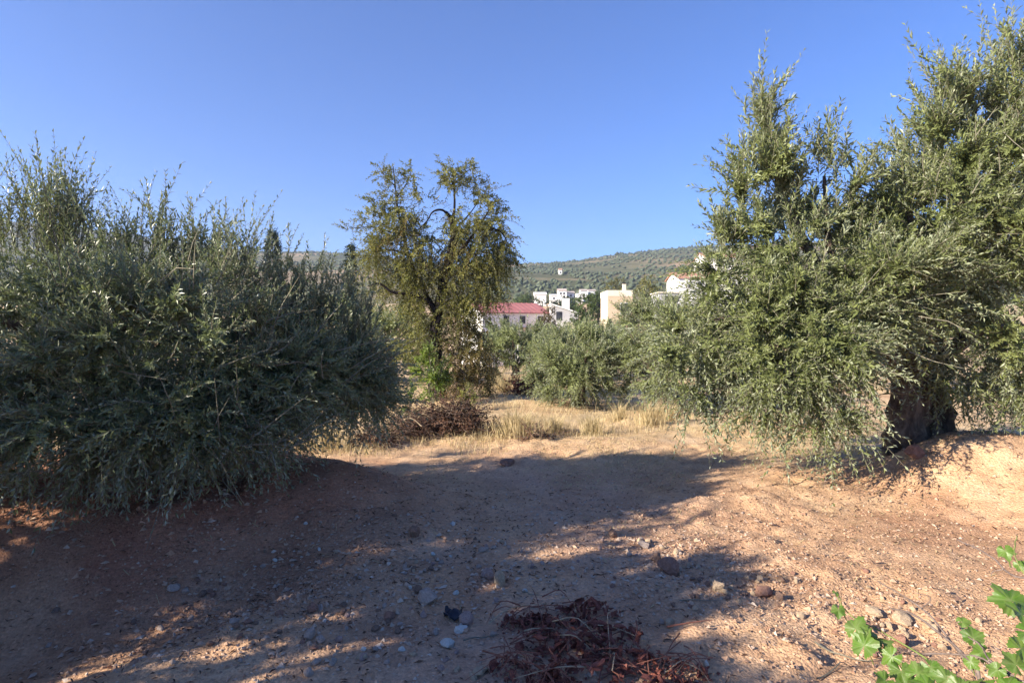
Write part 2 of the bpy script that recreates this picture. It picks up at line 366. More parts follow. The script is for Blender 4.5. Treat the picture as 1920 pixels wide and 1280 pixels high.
# ---------------------------------------------------------------- hills
RIDGE = np.array([(-900, 405), (-300, 408), (0, 418), (70, 421), (215, 438), (285, 449), (420, 466), (528, 478), (590, 477), (650, 481), (760, 492), (860, 503), (945, 498),
                  (1000, 497), (1060, 494), (1100, 487), (1150, 480), (1200, 474), (1250, 470), (1310, 466), (1400, 460), (1600, 450), (1920, 440), (2800, 430)], float)
HD = 1100.0
RX = np.array([at(px, py, HD)[0] for px, py in RIDGE]); RZ = np.array([at(px, py, HD)[2] for px, py in RIDGE])
def hill_z(x, y):
    r = np.interp(x, RX, RZ)
    t = (y - 240) / (HD - 240)
    up = 9.0 + (r - 9.0) * np.clip(t, 0, 1) ** 0.92
    z = np.where(t <= 1, up, r - (t - 1) * 160)
    z = z + 16 * fbm(x, y, 0.006, 3, 90) * np.clip(t * 1.6, 0, 1) * np.clip((1.05 - t) * 4, 0.1, 1)
    return z
def build_hill():
    xs = np.linspace(-1900, 1900, 300); ys = np.linspace(240, 1400, 124)
    X, Y = np.meshgrid(xs, ys); Z = hill_z(X, Y); n, mcol = X.shape
    idx = np.arange(n * mcol).reshape(n, mcol)
    q = np.stack([idx[:-1, :-1], idx[:-1, 1:], idx[1:, 1:], idx[1:, :-1]], -1).reshape(-1, 4)
    obj('hill', mesh_np('hill', np.stack([X, Y, Z], -1).reshape(-1, 3), q, None, None, True), M['hill'], kind='structure',
        label='long hillside of olive groves rising behind the village', cat='hill')
    # groves: rows of olives on the lower slopes, loose scrub above
    g = np.random.default_rng(55)
    P = []
    gx, gy = np.meshgrid(np.arange(-1400, 560, 7.8), np.arange(262, 1130, 8.2))
    gx = gx + 0.35 * gy + g.normal(0, 1.3, gx.shape); gy = gy + g.normal(0, 1.3, gy.shape)
    gx, gy = gx.ravel(), gy.ravel()
    px = 960 + gx / gy * FPX
    dens = fbm(gx, gy, 0.011, 3, 95)
    t = (gy - 240) / (HD - 240)
    wild = t + 0.35 * fbm(gx, gy, 0.008, 2, 97) > 0.72
    keep = ((px > 880) & (px < 1400) | (px > -40) & (px < 760) & (gy > 300)) & (dens > -0.13 + 0.25 * (g.random(len(gx)) - 0.5)) & (g.random(len(gx)) < np.where(wild, 0.8, 0.93))
    gx, gy, wild = gx[keep], gy[keep], wild[keep]
    gx = gx + np.where(wild, g.normal(0, 4, len(gx)), 0); gy = gy + np.where(wild, g.normal(0, 4, len(gx)), 0)
    # wood along the ridge
    rx = np.concatenate([g.uniform(-1000, -200, 900), g.uniform(-60, 330, 520)]); ry = HD + g.normal(-14, 16, len(rx))
    gx = np.concatenate([gx, rx]); gy = np.concatenate([gy, ry]); wild = np.concatenate([wild, np.ones(len(rx), bool)])
    n = len(gx); gz = hill_z(gx, gy)
    # 18-face crown
    a = np.arange(6) / 6 * 2 * np.pi
    unit = np.concatenate([np.stack([np.cos(a) * 0.85, np.sin(a) * 0.85, np.full(6, -0.45)], 1), np.stack([np.cos(a + .5), np.sin(a + .5), np.full(6, 0.15)], 1), [[0.1, 0, 0.95]]])
    tr = []
    for k in range(6):
        tr += [(k, (k + 1) % 6, 6 + k), ((k + 1) % 6, 6 + (k + 1) % 6, 6 + k), (6 + k, 6 + (k + 1) % 6, 12)]
    tr = np.array(tr)
    s = np.where(wild, g.uniform(1.0, 3.4, n) , g.uniform(1.1, 2.0, n))
    V = unit[None] * (1 + 0.22 * g.normal(size=(n, 13, 1))) * s[:, None, None]
    V[..., 2] *= np.where(wild, g.uniform(0.7, 1.4, n), 0.9)[:, None]
    V = V + np.stack([gx, gy, gz + s * 0.55], 1)[:, None, :]
    T = tr[None] + (np.arange(n) * 13)[:, None, None]
    rnd = np.repeat(np.where(wild, g.uniform(0, .45, n), g.uniform(.35, 1, n)), 13)
    m, t_, p, out = mat_new('grove_foliage')
    at_ = N(t_, 'ShaderNodeAttribute'); at_.attribute_name = 'rnd'
    t_.links.new(ramp(t_, at_.outputs['Fac'], [(0, (0.030, 0.042, 0.022)), (0.4, (0.052, 0.069, 0.034)), (0.7, (0.076, 0.094, 0.05)), (1, (0.10, 0.118, 0.066))]).outputs[0], p.inputs['Base Color'])
    p.inputs['Roughness'].default_value = 0.95
    obj('hillside_grove', mesh_np('grove', V.reshape(-1, 3), None, T.reshape(-1, 3), {'rnd': rnd}), m, kind='stuff',
        label='far olive groves and scrub dotting the hillside', cat='grove')
build_hill()

# ---------------------------------------------------------------- foliage generators
def leaves(base, d, n, ln, wd, rnd, fold=0.12):
    """diamond leaves with a folded midrib; upper face looks along n"""
    d = nrm(d); n = nrm(n - d * np.sum(n * d, -1, keepdims=True)); r = np.cross(d, n)
    ln = ln[:, None]; wd = wd[:, None]
    mid = base + d * ln * 0.48 + n * wd * fold
    V = np.stack([base, mid + r * wd * 0.5, base + d * ln - n * ln * 0.06, mid - r * wd * 0.5], 1)
    return V.reshape(-1, 3), np.repeat(rnd, 4)
class Foliage:
    def __init__(s, seed): s.g = np.random.default_rng(seed); s.V, s.R, s.tw = [], [], []
    def shoots(s, p0, d0, L, droop, nleaf, leaf=(0.07, 0.015), ang=0.9, curl=0.12, rbias=0.0, ground=True, twig=0.0035, tip_up=0.0):
        g = s.g; S = len(p0)
        if not S: return
        d0 = nrm(d0); side = g.normal(size=(S, 3)) * curl
        L = np.broadcast_to(L, (S,)); droop = np.broadcast_to(droop, (S,))
        def pos(t):   # t: (S, k)
            t = t[..., None]; Lr = L[:, None, None]
            return p0[:, None, :] + d0[:, None, :] * Lr * t + side[:, None, :] * Lr * t ** 2 + np.array([0, 0, 1.0]) * (-(droop * L)[:, None, None]) * t ** 2
        t = (np.arange(nleaf)[None] // 2 * 2 + 1.0) / nleaf + g.normal(0, 0.25 / nleaf, (S, nleaf)); t = np.clip(t, 0.03, 1.0)
        B = pos(t); T = nrm(pos(t + 0.02) - pos(t - 0.02))
        ref = nrm(np.cross(T, g.normal(size=(S, 1, 3)))); ref2 = np.cross(T, ref)
        az = (np.arange(nleaf) // 2) * (np.pi / 2) + (np.arange(nleaf) % 2) * np.pi
        az = az[None] + g.normal(0, 0.45, (S, nleaf))
        rad = ref * np.cos(az)[..., None] + ref2 * np.sin(az)[..., None]
        a = (ang + g.normal(0, 0.22, (S, nleaf)))[..., None] * (1.0 - 0.45 * t[..., None] ** 3)
        D = T * np.cos(a) + rad * np.sin(a); Nn = T * np.sin(a) - rad * np.cos(a)
        D = D + g.normal(0, 0.14, D.shape); Nn = Nn + g.normal(0, 0.22, Nn.shape) + np.array([0, 0, 0.25])
        size = g.uniform(0.72, 1.15, (S, nleaf)) * (1 - 0.35 * t ** 4) * g.uniform(.72, 1.25, (S, 1))
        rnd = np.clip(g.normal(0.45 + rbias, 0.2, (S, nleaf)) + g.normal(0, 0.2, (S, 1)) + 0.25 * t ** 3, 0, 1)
        B = B.reshape(-1, 3); D = D.reshape(-1, 3); Nn = Nn.reshape(-1, 3); size = size.ravel(); rnd = rnd.ravel()
        if ground:
            k = B[:, 2] > height(B[:, 0], B[:, 1], False) + 0.04
            B, D, Nn, size, rnd = B[k], D[k], Nn[k], size[k], rnd[k]
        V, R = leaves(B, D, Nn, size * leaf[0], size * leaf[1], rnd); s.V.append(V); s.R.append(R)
        if twig > 0:
            P = pos(np.tile(np.array([0, 0.5, 1.0]), (S, 1)))
            s.tw.append((P, L, twig))
    def lobe(s, c, r, n, out=0.7, up=0.4, droop=0.15, L=(0.35, 0.6), nleaf=30, leaf=(0.07, 0.015), inner=0.5, noise=0.45, half=None, clump=0.74, **kw):
        g = s.g; u = nrm(g.normal(size=(int(n), 3)))
        if half is not None:      # keep only the side that looks along half
            f = np.sum(u * nrm(np.array(half, float)), -1); u = np.where((f < -0.2)[:, None], -u, u)
        rho = inner + (1 - inner) * g.random((len(u), 1)) ** 0.6
        p0 = np.array(c) + np.array(r) * u * rho
        d0 = u * out + np.array([0, 0, up]) + g.normal(size=u.shape) * noise
        if clump > 0 and n >= 60:
            K = max(4, int(n / 26)); cu = nrm(g.normal(size=(K, 3)))
            cc = np.array(c) + np.array(r) * cu * g.uniform(.62, 1.08, (K, 1))
            k = g.integers(0, K, len(u)); pick = g.random(len(u)) < clump
            fan = nrm(g.normal(size=u.shape)) * .85 + cu[k] * .9 + np.array([0, 0, up * .6])
            p1 = cc[k] + nrm(fan) * g.uniform(-.12, .06, (len(u), 1)); d1 = fan + g.normal(size=u.shape) * .15
            p0 = np.where(pick[:, None], p1, p0); d0 = np.where(pick[:, None], d1, d0)
        s.shoots(p0, d0, g.uniform(L[0], L[1], len(u)), droop * g.uniform(0.6, 1.4, len(u)), nleaf, leaf, **kw)
    def build(s, root, leaf_m, twig_m, crown='crown', twigs='twigs'):
        off = np.array(root.location)
        V = np.concatenate(s.V) - off; R = np.concatenate(s.R)
        q = np.arange(len(V)).reshape(-1, 4)
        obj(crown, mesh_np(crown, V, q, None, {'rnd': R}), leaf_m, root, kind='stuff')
        if s.tw:
            VV, QQ, n0 = [], [], 0
            for P, L, tw in s.tw:
                S = len(P); k = P.shape[1]; T = nrm(np.gradient(P, axis=1)); u = nrm(np.cross(T, np.array([0.3, 0.8, 0.55]))); v = np.cross(T, u)
                a = np.arange(3) / 3 * 2 * np.pi; rr = tw * np.array([1.0, 0.65, 0.25])[None, :, None, None]
                W = P[:, :, None] + rr * (np.cos(a)[:, None] * u[:, :, None] + np.sin(a)[:, None] * v[:, :, None])
                VV.append(W.reshape(-1, 3))
                i = (np.arange(k - 1) * 3)[:, None]; j = np.arange(3)[None]
                f = np.stack([i + j, i + (j + 1) % 3, i + 3 + (j + 1) % 3, i + 3 + j], -1).reshape(-1, 4)
                QQ.append((f[None] + (np.arange(S) * k * 3)[:, None, None]).reshape(-1, 4) + n0); n0 += S * k * 3
            obj(twigs, mesh_np(twigs, np.concatenate(VV) - off, np.concatenate(QQ)), twig_m, root, kind='stuff')
def px_r(rx, ry, d, dep): return np.array([rx / FPX * d, dep, ry / FPX * d])
def limbs(root, specs, mat, name='trunk', sides=9, wob=0.12, seed=1):
    mb = MB(); off = np.array(root.location)
    for k, (pts, r0, r1) in enumerate(specs):
        P = smooth_path(pts, max(6, 4 * len(pts))); t = np.linspace(0, 1, len(P))
        mb.tube(P, r0 + (r1 - r0) * t ** 0.62, sides, wob, seed + k)
    return obj(name, mb.mesh(name, off, True), mat, root)

# ---------------------------------------------------------------- the big olive at the left
def olive_left():
    bx, by = -3.5, 5.15
    root = thing('olive_tree', 'broad bushy olive tree filling the left side, its lower branches sweeping the mound', 'tree', (bx, by, hz(bx, by) - 0.03))
    b = np.array(root.location)
    sp = [([b, b + (0.05, 0, 0.5), b + (0.0, 0.05, 0.95)], 0.24, 0.17)]
    for dx, dy, z2 in ((-1.5, -.2, 2.1), (-.6, .5, 2.6), (.5, -.3, 2.2), (1.5, .3, 1.8), (-.9, -.8, 1.9), (.4, .6, 2.4), (2.0, .4, 1.4)):
        sp.append(([b + (0, 0, 0.7), b + (dx * .35, dy * .35, 1.15), b + (dx, dy, z2 * .8)], 0.085, 0.02))
    limbs(root, sp, M['bark_olive'], seed=5)
    F = Foliage(11); lf = (0.055, 0.0165)
    def lo(px, py, d, rx, ry, dep, n, **k): F.lobe(at(px, py, d), px_r(rx, ry, d, dep), n * 1.4, leaf=lf, **k)
    kw = dict(inner=0.55, L=(0.25, 0.5), nleaf=30)
    lo(100, 620, 4.9, 240, 140, 1.05, 880, up=0.7, **kw)
    lo(345, 655, 4.8, 210, 135, 1.05, 920, up=0.8, **kw)
    lo(555, 695, 5.3, 135, 90, 0.8, 600, up=0.6, **kw)
    lo(655, 710, 5.6, 60, 80, 0.5, 280, up=0.3, **kw)
    lo(-170, 640, 5.0, 220, 190, 1.2, 250, up=0.6, **kw)
    for q in ((150, 640, 5.2, 230, 130), (400, 690, 5.3, 200, 120), (575, 710, 5.5, 105, 80), (250, 745, 4.9, 260, 80)):
        lo(q[0], q[1], q[2], q[3], q[4], .6, 130, inner=0.0, L=(.3, .5), nleaf=22, twig=0, clump=0, noise=1.0)
    # skirts that hang down
    sk = dict(up=-0.1, droop=0.35, out=0.7, inner=0.4, L=(0.25, 0.5), nleaf=28)
    lo(140, 750, 4.3, 190, 85, 0.5, 460, **sk)
    lo(375, 760, 4.5, 175, 80, 0.6, 480, **sk)
    lo(570, 715, 5.1, 120, 50, 0.6, 300, **sk)
    lo(670, 730, 5.5, 48, 40, 0.45, 130, **sk)
    lo(140, 805, 4.0, 90, 36, 0.4, 140, **sk)
    lo(320, 800, 4.15, 110, 34, 0.45, 220, **sk)
    lo(455, 795, 4.6, 60, 34, 0.5, 120, **sk)
    lo(-120, 800, 4.3, 150, 80, 0.6, 200, **sk)
    # upright water shoots along the top
    us = dict(up=2.6, out=0.3, droop=0.0, inner=0.1, noise=0.34, nleaf=36, ang=0.75, rbias=0.08, curl=.2)
    for px, py, rx, ry, n, L in ((110, 480, 60, 40, 56, (0.4, .7)), (105, 440, 44, 40, 40, (.35, .6)), (78, 425, 20, 20, 11, (.4, .55)), (118, 412, 16, 20, 11, (.4, .52)), (155, 440, 16, 20, 8, (.3, .45)),
                                 (15, 450, 40, 30, 22, (.3, .45)), (240, 490, 24, 24, 14, (.3, .5)), (300, 490, 30, 30, 26, (.35, .6)), (293, 445, 8, 12, 4, (.4, .52)), (340, 500, 34, 26, 22, (.3, .5)),
                                 (375, 495, 24, 26, 18, (.35, .5)), (450, 540, 48, 34, 50, (.35, .58)), (447, 495, 14, 16, 8, (.35, .5)), (405, 515, 18, 20, 10, (.3, .5)), (520, 575, 60, 30, 44, (.25, .42)), (600, 595, 50, 30, 40, (.22, .4)), (670, 615, 40, 26, 30, (.2, .35)),
                                 (200, 480, 60, 20, 26, (.2, .4)), (-60, 470, 60, 40, 30, (.4, .7))):
        d = 5.0 if px < 500 else 5.4
        lo(px, py, d, rx, ry, 0.25, n * .75, L=(L[0], L[1] * 1.05), **us)
    for px, py in ((535, 510), (592, 535), (610, 540), (628, 550), (655, 560), (570, 545), (560, 540), (690, 575)):
        lo(px, py, 5.5, 6, 8, 0.15, 3, L=(.28, .42), **us)
    bt = dict(up=.5, droop=.1, inner=.7, L=(.3, .6), nleaf=4, clump=0, twig=.0055)
    lo(250, 640, 4.7, 300, 160, 1.1, 70, **bt); lo(300, 830, 4.3, 260, 80, .5, 50, **bt); lo(580, 700, 5.2, 150, 100, .8, 30, **bt)
    F.build(root, M['olive_dark'], M['twig'])
olive_left()

# ---------------------------------------------------------------- the tall olive at the right
def olive_right():
    bx, by = 4.55, 6.9
    root = thing('olive_tree', 'tall olive tree with thick gnarled trunk beside the earth mound at the right', 'tree', (bx, by, hz(bx, by) - 0.05))
    A = lambda px, py, d=7.0: at(px, py, d)
    b = np.array(root.location)
    sp = [([b + (-.02, 0, -.05), b + (0, 0, .06), A(1695, 800, 6.9), A(1705, 730, 6.9), A(1690, 650, 6.95)], 0.26, 0.17),
          ([b + (0.32, 0, 0), A(1760, 800, 6.95), A(1745, 730, 6.95), A(1740, 660, 6.95)], 0.19, 0.12),
          ([A(1690, 690), A(1600, 600), A(1510, 460), A(1455, 330), A(1440, 220)], 0.11, 0.007),
          ([A(1740, 690), A(1770, 560), A(1800, 440), A(1803, 330), A(1835, 190)], 0.11, 0.008),
          ([A(1740, 700), A(1830, 600), A(1900, 450), A(1930, 250)], 0.10, 0.01),
          ([A(1690, 680), A(1580, 640, 6.6), A(1440, 590, 6.5), A(1340, 600, 6.5)], 0.10, 0.02),
          ([A(1740, 690), A(1840, 620, 6.6), A(1920, 610, 6.4)], 0.09, 0.02),
          ([A(1620, 610), A(1560, 480), A(1545, 330)], 0.07, 0.015),
          ([A(1745, 600), A(1710, 430), A(1690, 310)], 0.06, 0.012)]
    limbs(root, sp, M['bark_olive'], sides=16, wob=0.20, seed=31)
    F = Foliage(12); lf = (0.068, 0.0215)
    def lo(px, py, d, rx, ry, dep, n, **k): F.lobe(at(px, py, d), px_r(rx, ry, d, dep), n * 1.2, leaf=lf, **k)
    kw = dict(inner=0.5, L=(0.3, 0.55), nleaf=30, up=0.3, droop=0.15)
    lo(1560, 540, 7.0, 190, 110, 1.1, 800, **kw)
    lo(1405, 570, 6.9, 95, 75, 0.8, 360, **kw)
    lo(1300, 625, 6.9, 50, 40, 0.5, 110, **kw)
    lo(1345, 515, 6.9, 26, 36, .4, 60, **kw)
    lo(1690, 555, 6.5, 130, 65, 0.55, 380, **kw)
    lo(1480, 640, 6.4, 130, 80, 0.55, 380, **kw)
    lo(1890, 610, 6.5, 60, 70, 0.5, 200, **kw)
    lo(1760, 450, 7.0, 120, 100, 1.0, 480, **kw)
    lo(1880, 420, 7.0, 110, 120, 0.9, 420, **kw)
    lo(2010, 450, 7.2, 130, 170, 1.1, 170, **kw)
    lo(1960, 680, 6.8, 70, 90, 0.7, 160, **kw)
    lo(1800, 330, 7.2, 90, 110, 0.8, 330, **kw); lo(1880, 270, 7.2, 70, 110, 0.8, 300, **kw); lo(1690, 420, 7.1, 80, 60, 0.7, 220, **kw)
    for q in ((1560, 560, 7.1, 180, 100), (1780, 480, 7.2, 150, 130), (1900, 450, 7.2, 100, 150)): lo(*q, .7, 140, inner=0.0, L=(.3, .5), nleaf=22, twig=0, clump=0, noise=1.0)
    sk = dict(up=-0.2, droop=0.45, out=0.55, inner=0.3, L=(0.3, 0.55), nleaf=28)
    lo(1300, 660, 6.6, 70, 40, 0.4, 170, **sk)
    lo(1300, 745, 6.5, 14, 22, 0.12, 26, **sk)
    lo(1460, 690, 6.2, 80, 50, 0.4, 200, **sk)
    lo(1440, 765, 6.2, 26, 18, 0.2, 34, **sk)
    lo(1530, 680, 6.0, 80, 46, 0.45, 210, **sk)
    lo(1540, 755, 6.0, 44, 24, 0.3, 60, **sk)
    lo(1540, 800, 5.9, 26, 12, 0.2, 26, **sk)
    lo(1595, 650, 6.0, 45, 30, 0.4, 90, **sk)
    lo(1860, 680, 6.5, 60, 25, 0.4, 80, **sk)
    lo(1790, 715, 6.6, 40, 20, 0.2, 44, **sk); lo(1760, 670, 6.5, 30, 18, 0.2, 26, **sk); lo(1900, 735, 6.5, 30, 20, 0.3, 40, **sk)
    us = dict(up=1.7, out=0.45, droop=0.02, inner=0.1, noise=0.45, nleaf=32, ang=0.85, rbias=0.15, curl=.25)
    lf = (0.090, 0.026)
    for px, py, rx, ry, n, L, dep in ((1430, 400, 70, 55, 120, (.3, .55), .5), (1440, 305, 38, 55, 70, (.3, .5), .3), (1432, 235, 20, 30, 26, (.3, .48), .2), (1442, 290, 24, 40, 40, (.22, .38), .2), (1400, 330, 22, 30, 26, (.25, .4), .2), (1480, 350, 24, 30, 26, (.25, .4), .2), (1425, 215, 10, 15, 7, (.35, .5), .12),
                                      (1368, 450, 30, 26, 40, (.22, .38), .3), (1545, 390, 52, 50, 90, (.3, .5), .4), (1552, 310, 24, 32, 30, (.28, .45), .25),
                                      (1480, 440, 60, 30, 70, (.3, .5), .5), (1640, 440, 60, 30, 70, (.2, .4), .5), (1690, 360, 36, 40, 46, (.3, .5), .3), (1650, 340, 12, 15, 8, (.3, .42), .15),
                                      (1790, 300, 70, 60, 130, (.3, .55), .6), (1770, 210, 36, 45, 44, (.35, .55), .3), (1800, 175, 24, 30, 20, (.35, .5), .25), (1860, 210, 50, 60, 90, (.35, .6), .5),
                                      (1895, 135, 30, 40, 30, (.35, .55), .3), (1940, 200, 60, 90, 90, (.4, .6), .6), (1745, 280, 25, 25, 24, (.3, .45), .3)):
        lo(px, py, 7.0, rx * 1.1, ry, dep, n * .75, L=(L[0] * 1.05, L[1] * 1.2), **us)
    bt = dict(up=.3, droop=.2, inner=.7, L=(.3, .55), nleaf=4, clump=0, twig=.0055)
    lo(1560, 600, 6.6, 230, 150, .9, 60, **bt); lo(1800, 400, 6.8, 150, 160, .9, 40, **bt)
    F.build(root, M['olive'], M['twig'])
olive_right()

# ---------------------------------------------------------------- olives further back and the ones outside the frame whose shade falls in
def olive_mid(px, d, rad, top, label, seed, n=1500, leaf=(0.085, 0.022), mat='olive_far', skirt=0.25, xy=None, group='olive trees of the grove', nleaf=24, vis=True, tw=True):
    if xy is None: x, y = at(px, 640, d)[0], d
    else: x, y = xy
    z0 = hz(x, y); g = np.random.default_rng(seed)
    root = thing('olive_tree', label, 'tree', (x, y, z0 - 0.03), group)
    b = np.array(root.location); h = top
    sp = [([b, b + (0.03, 0, h * .18), b + (0, 0, h * .34)], 0.17, 0.12)]
    for k in range(6):
        a = k * 1.05 + g.random(); sp.append(([b + (0, 0, h * .26), b + (math.cos(a) * rad * .35, math.sin(a) * rad * .35, h * .45), b + (math.cos(a) * rad * .7, math.sin(a) * rad * .7, h * .72)], 0.06, 0.015))
    limbs(root, sp, M['bark_olive'], seed=seed)
    F = Foliage(seed); c = b + (0, 0, h * 0.52)
    far = dict(twig=0.0035 if d and d < 15 else 0)
    F.lobe(c, (rad * .82, rad * .82, h * .34), n * .42, up=0.5, inner=0.45, L=(.3, .55), nleaf=nleaf, leaf=leaf, half=(0, -0.2, 0.3), **far)
    for k in range(7):
        a = k * 0.9 + g.uniform(0, .5); q = g.uniform(.5, .75)
        cc = c + (math.cos(a) * rad * q, math.sin(a) * rad * q, g.uniform(-.12, .22) * h)
        F.lobe(cc, np.array((rad * .4, rad * .4, h * .2)) * g.uniform(.8, 1.15), n * .06, up=0.6, inner=0.3, L=(.3, .5), nleaf=nleaf, leaf=leaf, **far)
    F.lobe(c + (0, 0, h * .26), (rad * .6, rad * .6, h * .1), n * .1, up=2.0, inner=.2, L=(.3, .55), nleaf=nleaf, leaf=leaf, rbias=.1, **far)
    F.lobe(c - (0, 0, h * skirt), (rad * .85, rad * .85, h * .14), n * .16, up=-.2, droop=.4, inner=.6, L=(.3, .5), nleaf=nleaf, leaf=leaf, **far)
    F.build(root, M[mat], M['twig'])
olive_mid(1085, 12.8, 1.15, 1.75, 'rounded silvery olive tree in the middle with dry grass in front', 21, 1450)
olive_mid(965, 18.5, 1.6, 1.9, 'olive tree just left of the middle one, partly behind the almond tree', 22, 1050, leaf=(.10, .027))
olive_mid(1238, 12.2, 1.05, 2.5, 'pale olive tree showing behind the near branches of the tall right tree', 23, 1150)
olive_mid(1150, 22, 1.9, 2.05, 'olive tree behind the middle olive, its top below the brick building', 24, 800, leaf=(.13, .036))
olive_mid(1040, 25, 1.8, 2.15, 'olive tree behind the middle olive, its top below the red roofed house', 25, 750, leaf=(.13, .036))
olive_mid(1330, 19, 1.8, 2.6, 'olive tree in the second row seen under the tall right tree', 26, 550, leaf=(.13, .036))
olive_mid(640, 19, 2.0, 2.7, 'olive tree behind the broad left tree and the almond', 27, 600, leaf=(.13, .036))
olive_mid(1760, 16, 1.9, 2.8, 'olive tree behind the gnarled trunk of the tall right tree', 28, 550, leaf=(.13, .036))
olive_mid(735, 17.5, 1.5, 2.5, 'olive tree close behind the almond trunk on its left', 34, 800, leaf=(.12, .034))
olive_mid(0, 0, 2.35, 3.65, 'olive tree beyond the left edge, shading the stony track', 29, 2100, leaf=(.135, .042), xy=(-6.3, 0.95), nleaf=32)

# ---------------------------------------------------------------- the almond tree
def almond():
    d = 13.8; A = lambda px, py, dd=0.0: at(px, py, d + dd)
    b = A(822, 765); b[2] = hz(b[0], b[1]) - 0.04
    root = thing('almond_tree', 'half-bare almond tree with a blackened trunk and hanging yellow-green leaves', 'tree', b)
    P = lambda *pts: [A(*p) for p in pts]
    sp = [([b] + P((816, 700), (815, 640), (821, 595), (828, 550), (838, 500), (852, 445), (846, 408)), 0.21, 0.075),
          (P((846, 410), (838, 400), (833, 396)), 0.07, 0.03),
          (P((815, 640), (806, 622), (803, 612)), 0.09, 0.05),
          (P((820, 595), (803, 563, -.1), (770, 552, -.3), (735, 547, -.5), (712, 532, -.6), (690, 536, -.7)), 0.075, 0.015),
          (P((822, 590), (792, 540, .2), (766, 480, .3), (756, 430, .3), (746, 395, .3), (741, 350, .3), (737, 312, .2)), 0.07, 0.01),
          (P((757, 440, .3), (735, 436, .1), (700, 426, 0), (655, 428, -.2)), 0.028, 0.006),
          (P((744, 370, .3), (765, 340, .4), (772, 312, .5)), 0.02, 0.005),
          (P((742, 350, .3), (722, 330, .2), (708, 308, .1)), 0.016, 0.004),
          (P((846, 410), (830, 394, -.2), (812, 397, -.3), (800, 415, -.4), (785, 430, -.4)), 0.032, 0.01),
          (P((848, 410), (852, 388, .1), (850, 350, .2), (838, 322, .2), (830, 306, .2)), 0.035, 0.007),
          (P((851, 345, .2), (868, 328, .2), (880, 318, .1)), 0.02, 0.005),
          (P((838, 500), (868, 465, -.2), (898, 425, -.3), (922, 385, -.4)), 0.06, 0.008),
          (P((895, 430, -.3), (935, 432, -.3), (954, 462, -.3), (958, 500, -.3)), 0.03, 0.006),
          (P((828, 550), (868, 522, .3), (915, 505, .5), (948, 510, .5)), 0.05, 0.008),
          (P((850, 470), (858, 430, .4), (885, 395, .6), (905, 365, .6)), 0.035, 0.006),
          (P((818, 640), (838, 636, -.1), (856, 634, -.2), (872, 642, -.2)), 0.05, 0.01),
          (P((817, 670), (850, 682, -.2), (885, 715, -.4)), 0.035, 0.008),
          (P((766, 480, .3), (740, 470, .1), (710, 470, 0), (685, 490, 0)), 0.03, 0.006),
          (P((790, 540, .2), (765, 520, .5), (730, 500, .7)), 0.03, 0.006)]
    limbs(root, sp, M['bark_dark'], sides=9, wob=0.15, seed=71)
    F = Foliage(31); D = Foliage(32); T = Foliage(33)
    hang = dict(up=-0.35, droop=0.55, out=0.4, inner=0.1, nleaf=26, L=(.3, .6), leaf=(.075, .030), noise=.5, ang=1.0, twig=.003)
    thin = dict(hang); thin.update(nleaf=18, up=0.3, droop=.2, L=(.2, .42))
    def lo(o, px, py, rx, ry, n, dep=.6, dd=0.0, **k): o.lobe(A(px, py, dd), px_r(rx, ry, d, dep), n * (2.1 if k['nleaf'] > 5 else .6), clump=0, **k)
    for px, py, rx, ry, n in ((738, 335, 22, 28, 18), (768, 325, 10, 15, 7), (712, 325, 12, 14, 5), (725, 385, 38, 28, 34), (700, 410, 22, 20, 12), (662, 432, 10, 6, 4),
                              (850, 335, 26, 22, 34), (832, 325, 10, 14, 8), (878, 325, 18, 14, 16), (905, 365, 24, 20, 26), (925, 390, 15, 15, 16), (790, 375, 22, 20, 10)):
        lo(F, px, py, rx, ry, n, .4, **thin)
    for px, py, rx, ry, n in ((715, 440, 26, 26, 34), (700, 475, 24, 30, 44), (755, 410, 36, 30, 40), (775, 460, 34, 40, 60), (790, 520, 34, 40, 64), (755, 510, 26, 30, 36),
                              (885, 420, 36, 34, 60), (930, 425, 22, 26, 34), (945, 480, 16, 34, 40), (905, 480, 34, 40, 76), (915, 540, 26, 34, 56), (870, 500, 30, 30, 40), (845, 540, 24, 40, 44),
                              (720, 530, 20, 24, 24), (780, 570, 26, 26, 34), (800, 470, 20, 30, 24), (850, 440, 24, 30, 24), (790, 640, 18, 40, 36), (770, 660, 14, 30, 20), (850, 580, 24, 24, 34), (885, 570, 26, 26, 34), (800, 600, 16, 24, 20)):
        lo(F, px, py, rx, ry, n, .6, rbias=.05, **hang)
    for px, py, rx, ry, n in ((870, 610, 32, 30, 60), (900, 650, 26, 40, 80), (870, 680, 34, 36, 90), (900, 715, 22, 26, 50), (855, 720, 22, 22, 40), (840, 640, 14, 20, 20), (880, 470, 20, 30, 24), (845, 480, 20, 40, 30), (730, 455, 14, 20, 8), (765, 420, 14, 20, 10)):
        lo(D, px, py, rx, ry, n * .6, .5, **hang)
    bare = dict(hang); bare.update(nleaf=3, L=(.25, .5), twig=.004, noise=.8, up=.1)
    for px, py, rx, ry, n in ((745, 470, 60, 50, 90), (840, 480, 60, 60, 120), (800, 400, 60, 40, 60), (735, 360, 30, 40, 30), (880, 640, 40, 50, 60), (900, 430, 50, 50, 60)):
        lo(T, px, py, rx, ry, n, .6, **bare)
    F.build(root, M['almond'], M['twig_grey'])
    D.build(root, M['almond_dry'], M['twig_grey'], 'dry_foliage', 'dry_twigs')
    T.build(root, M['almond_dry'], M['twig_grey'], 'sparse_foliage', 'bare_twigs')
almond()

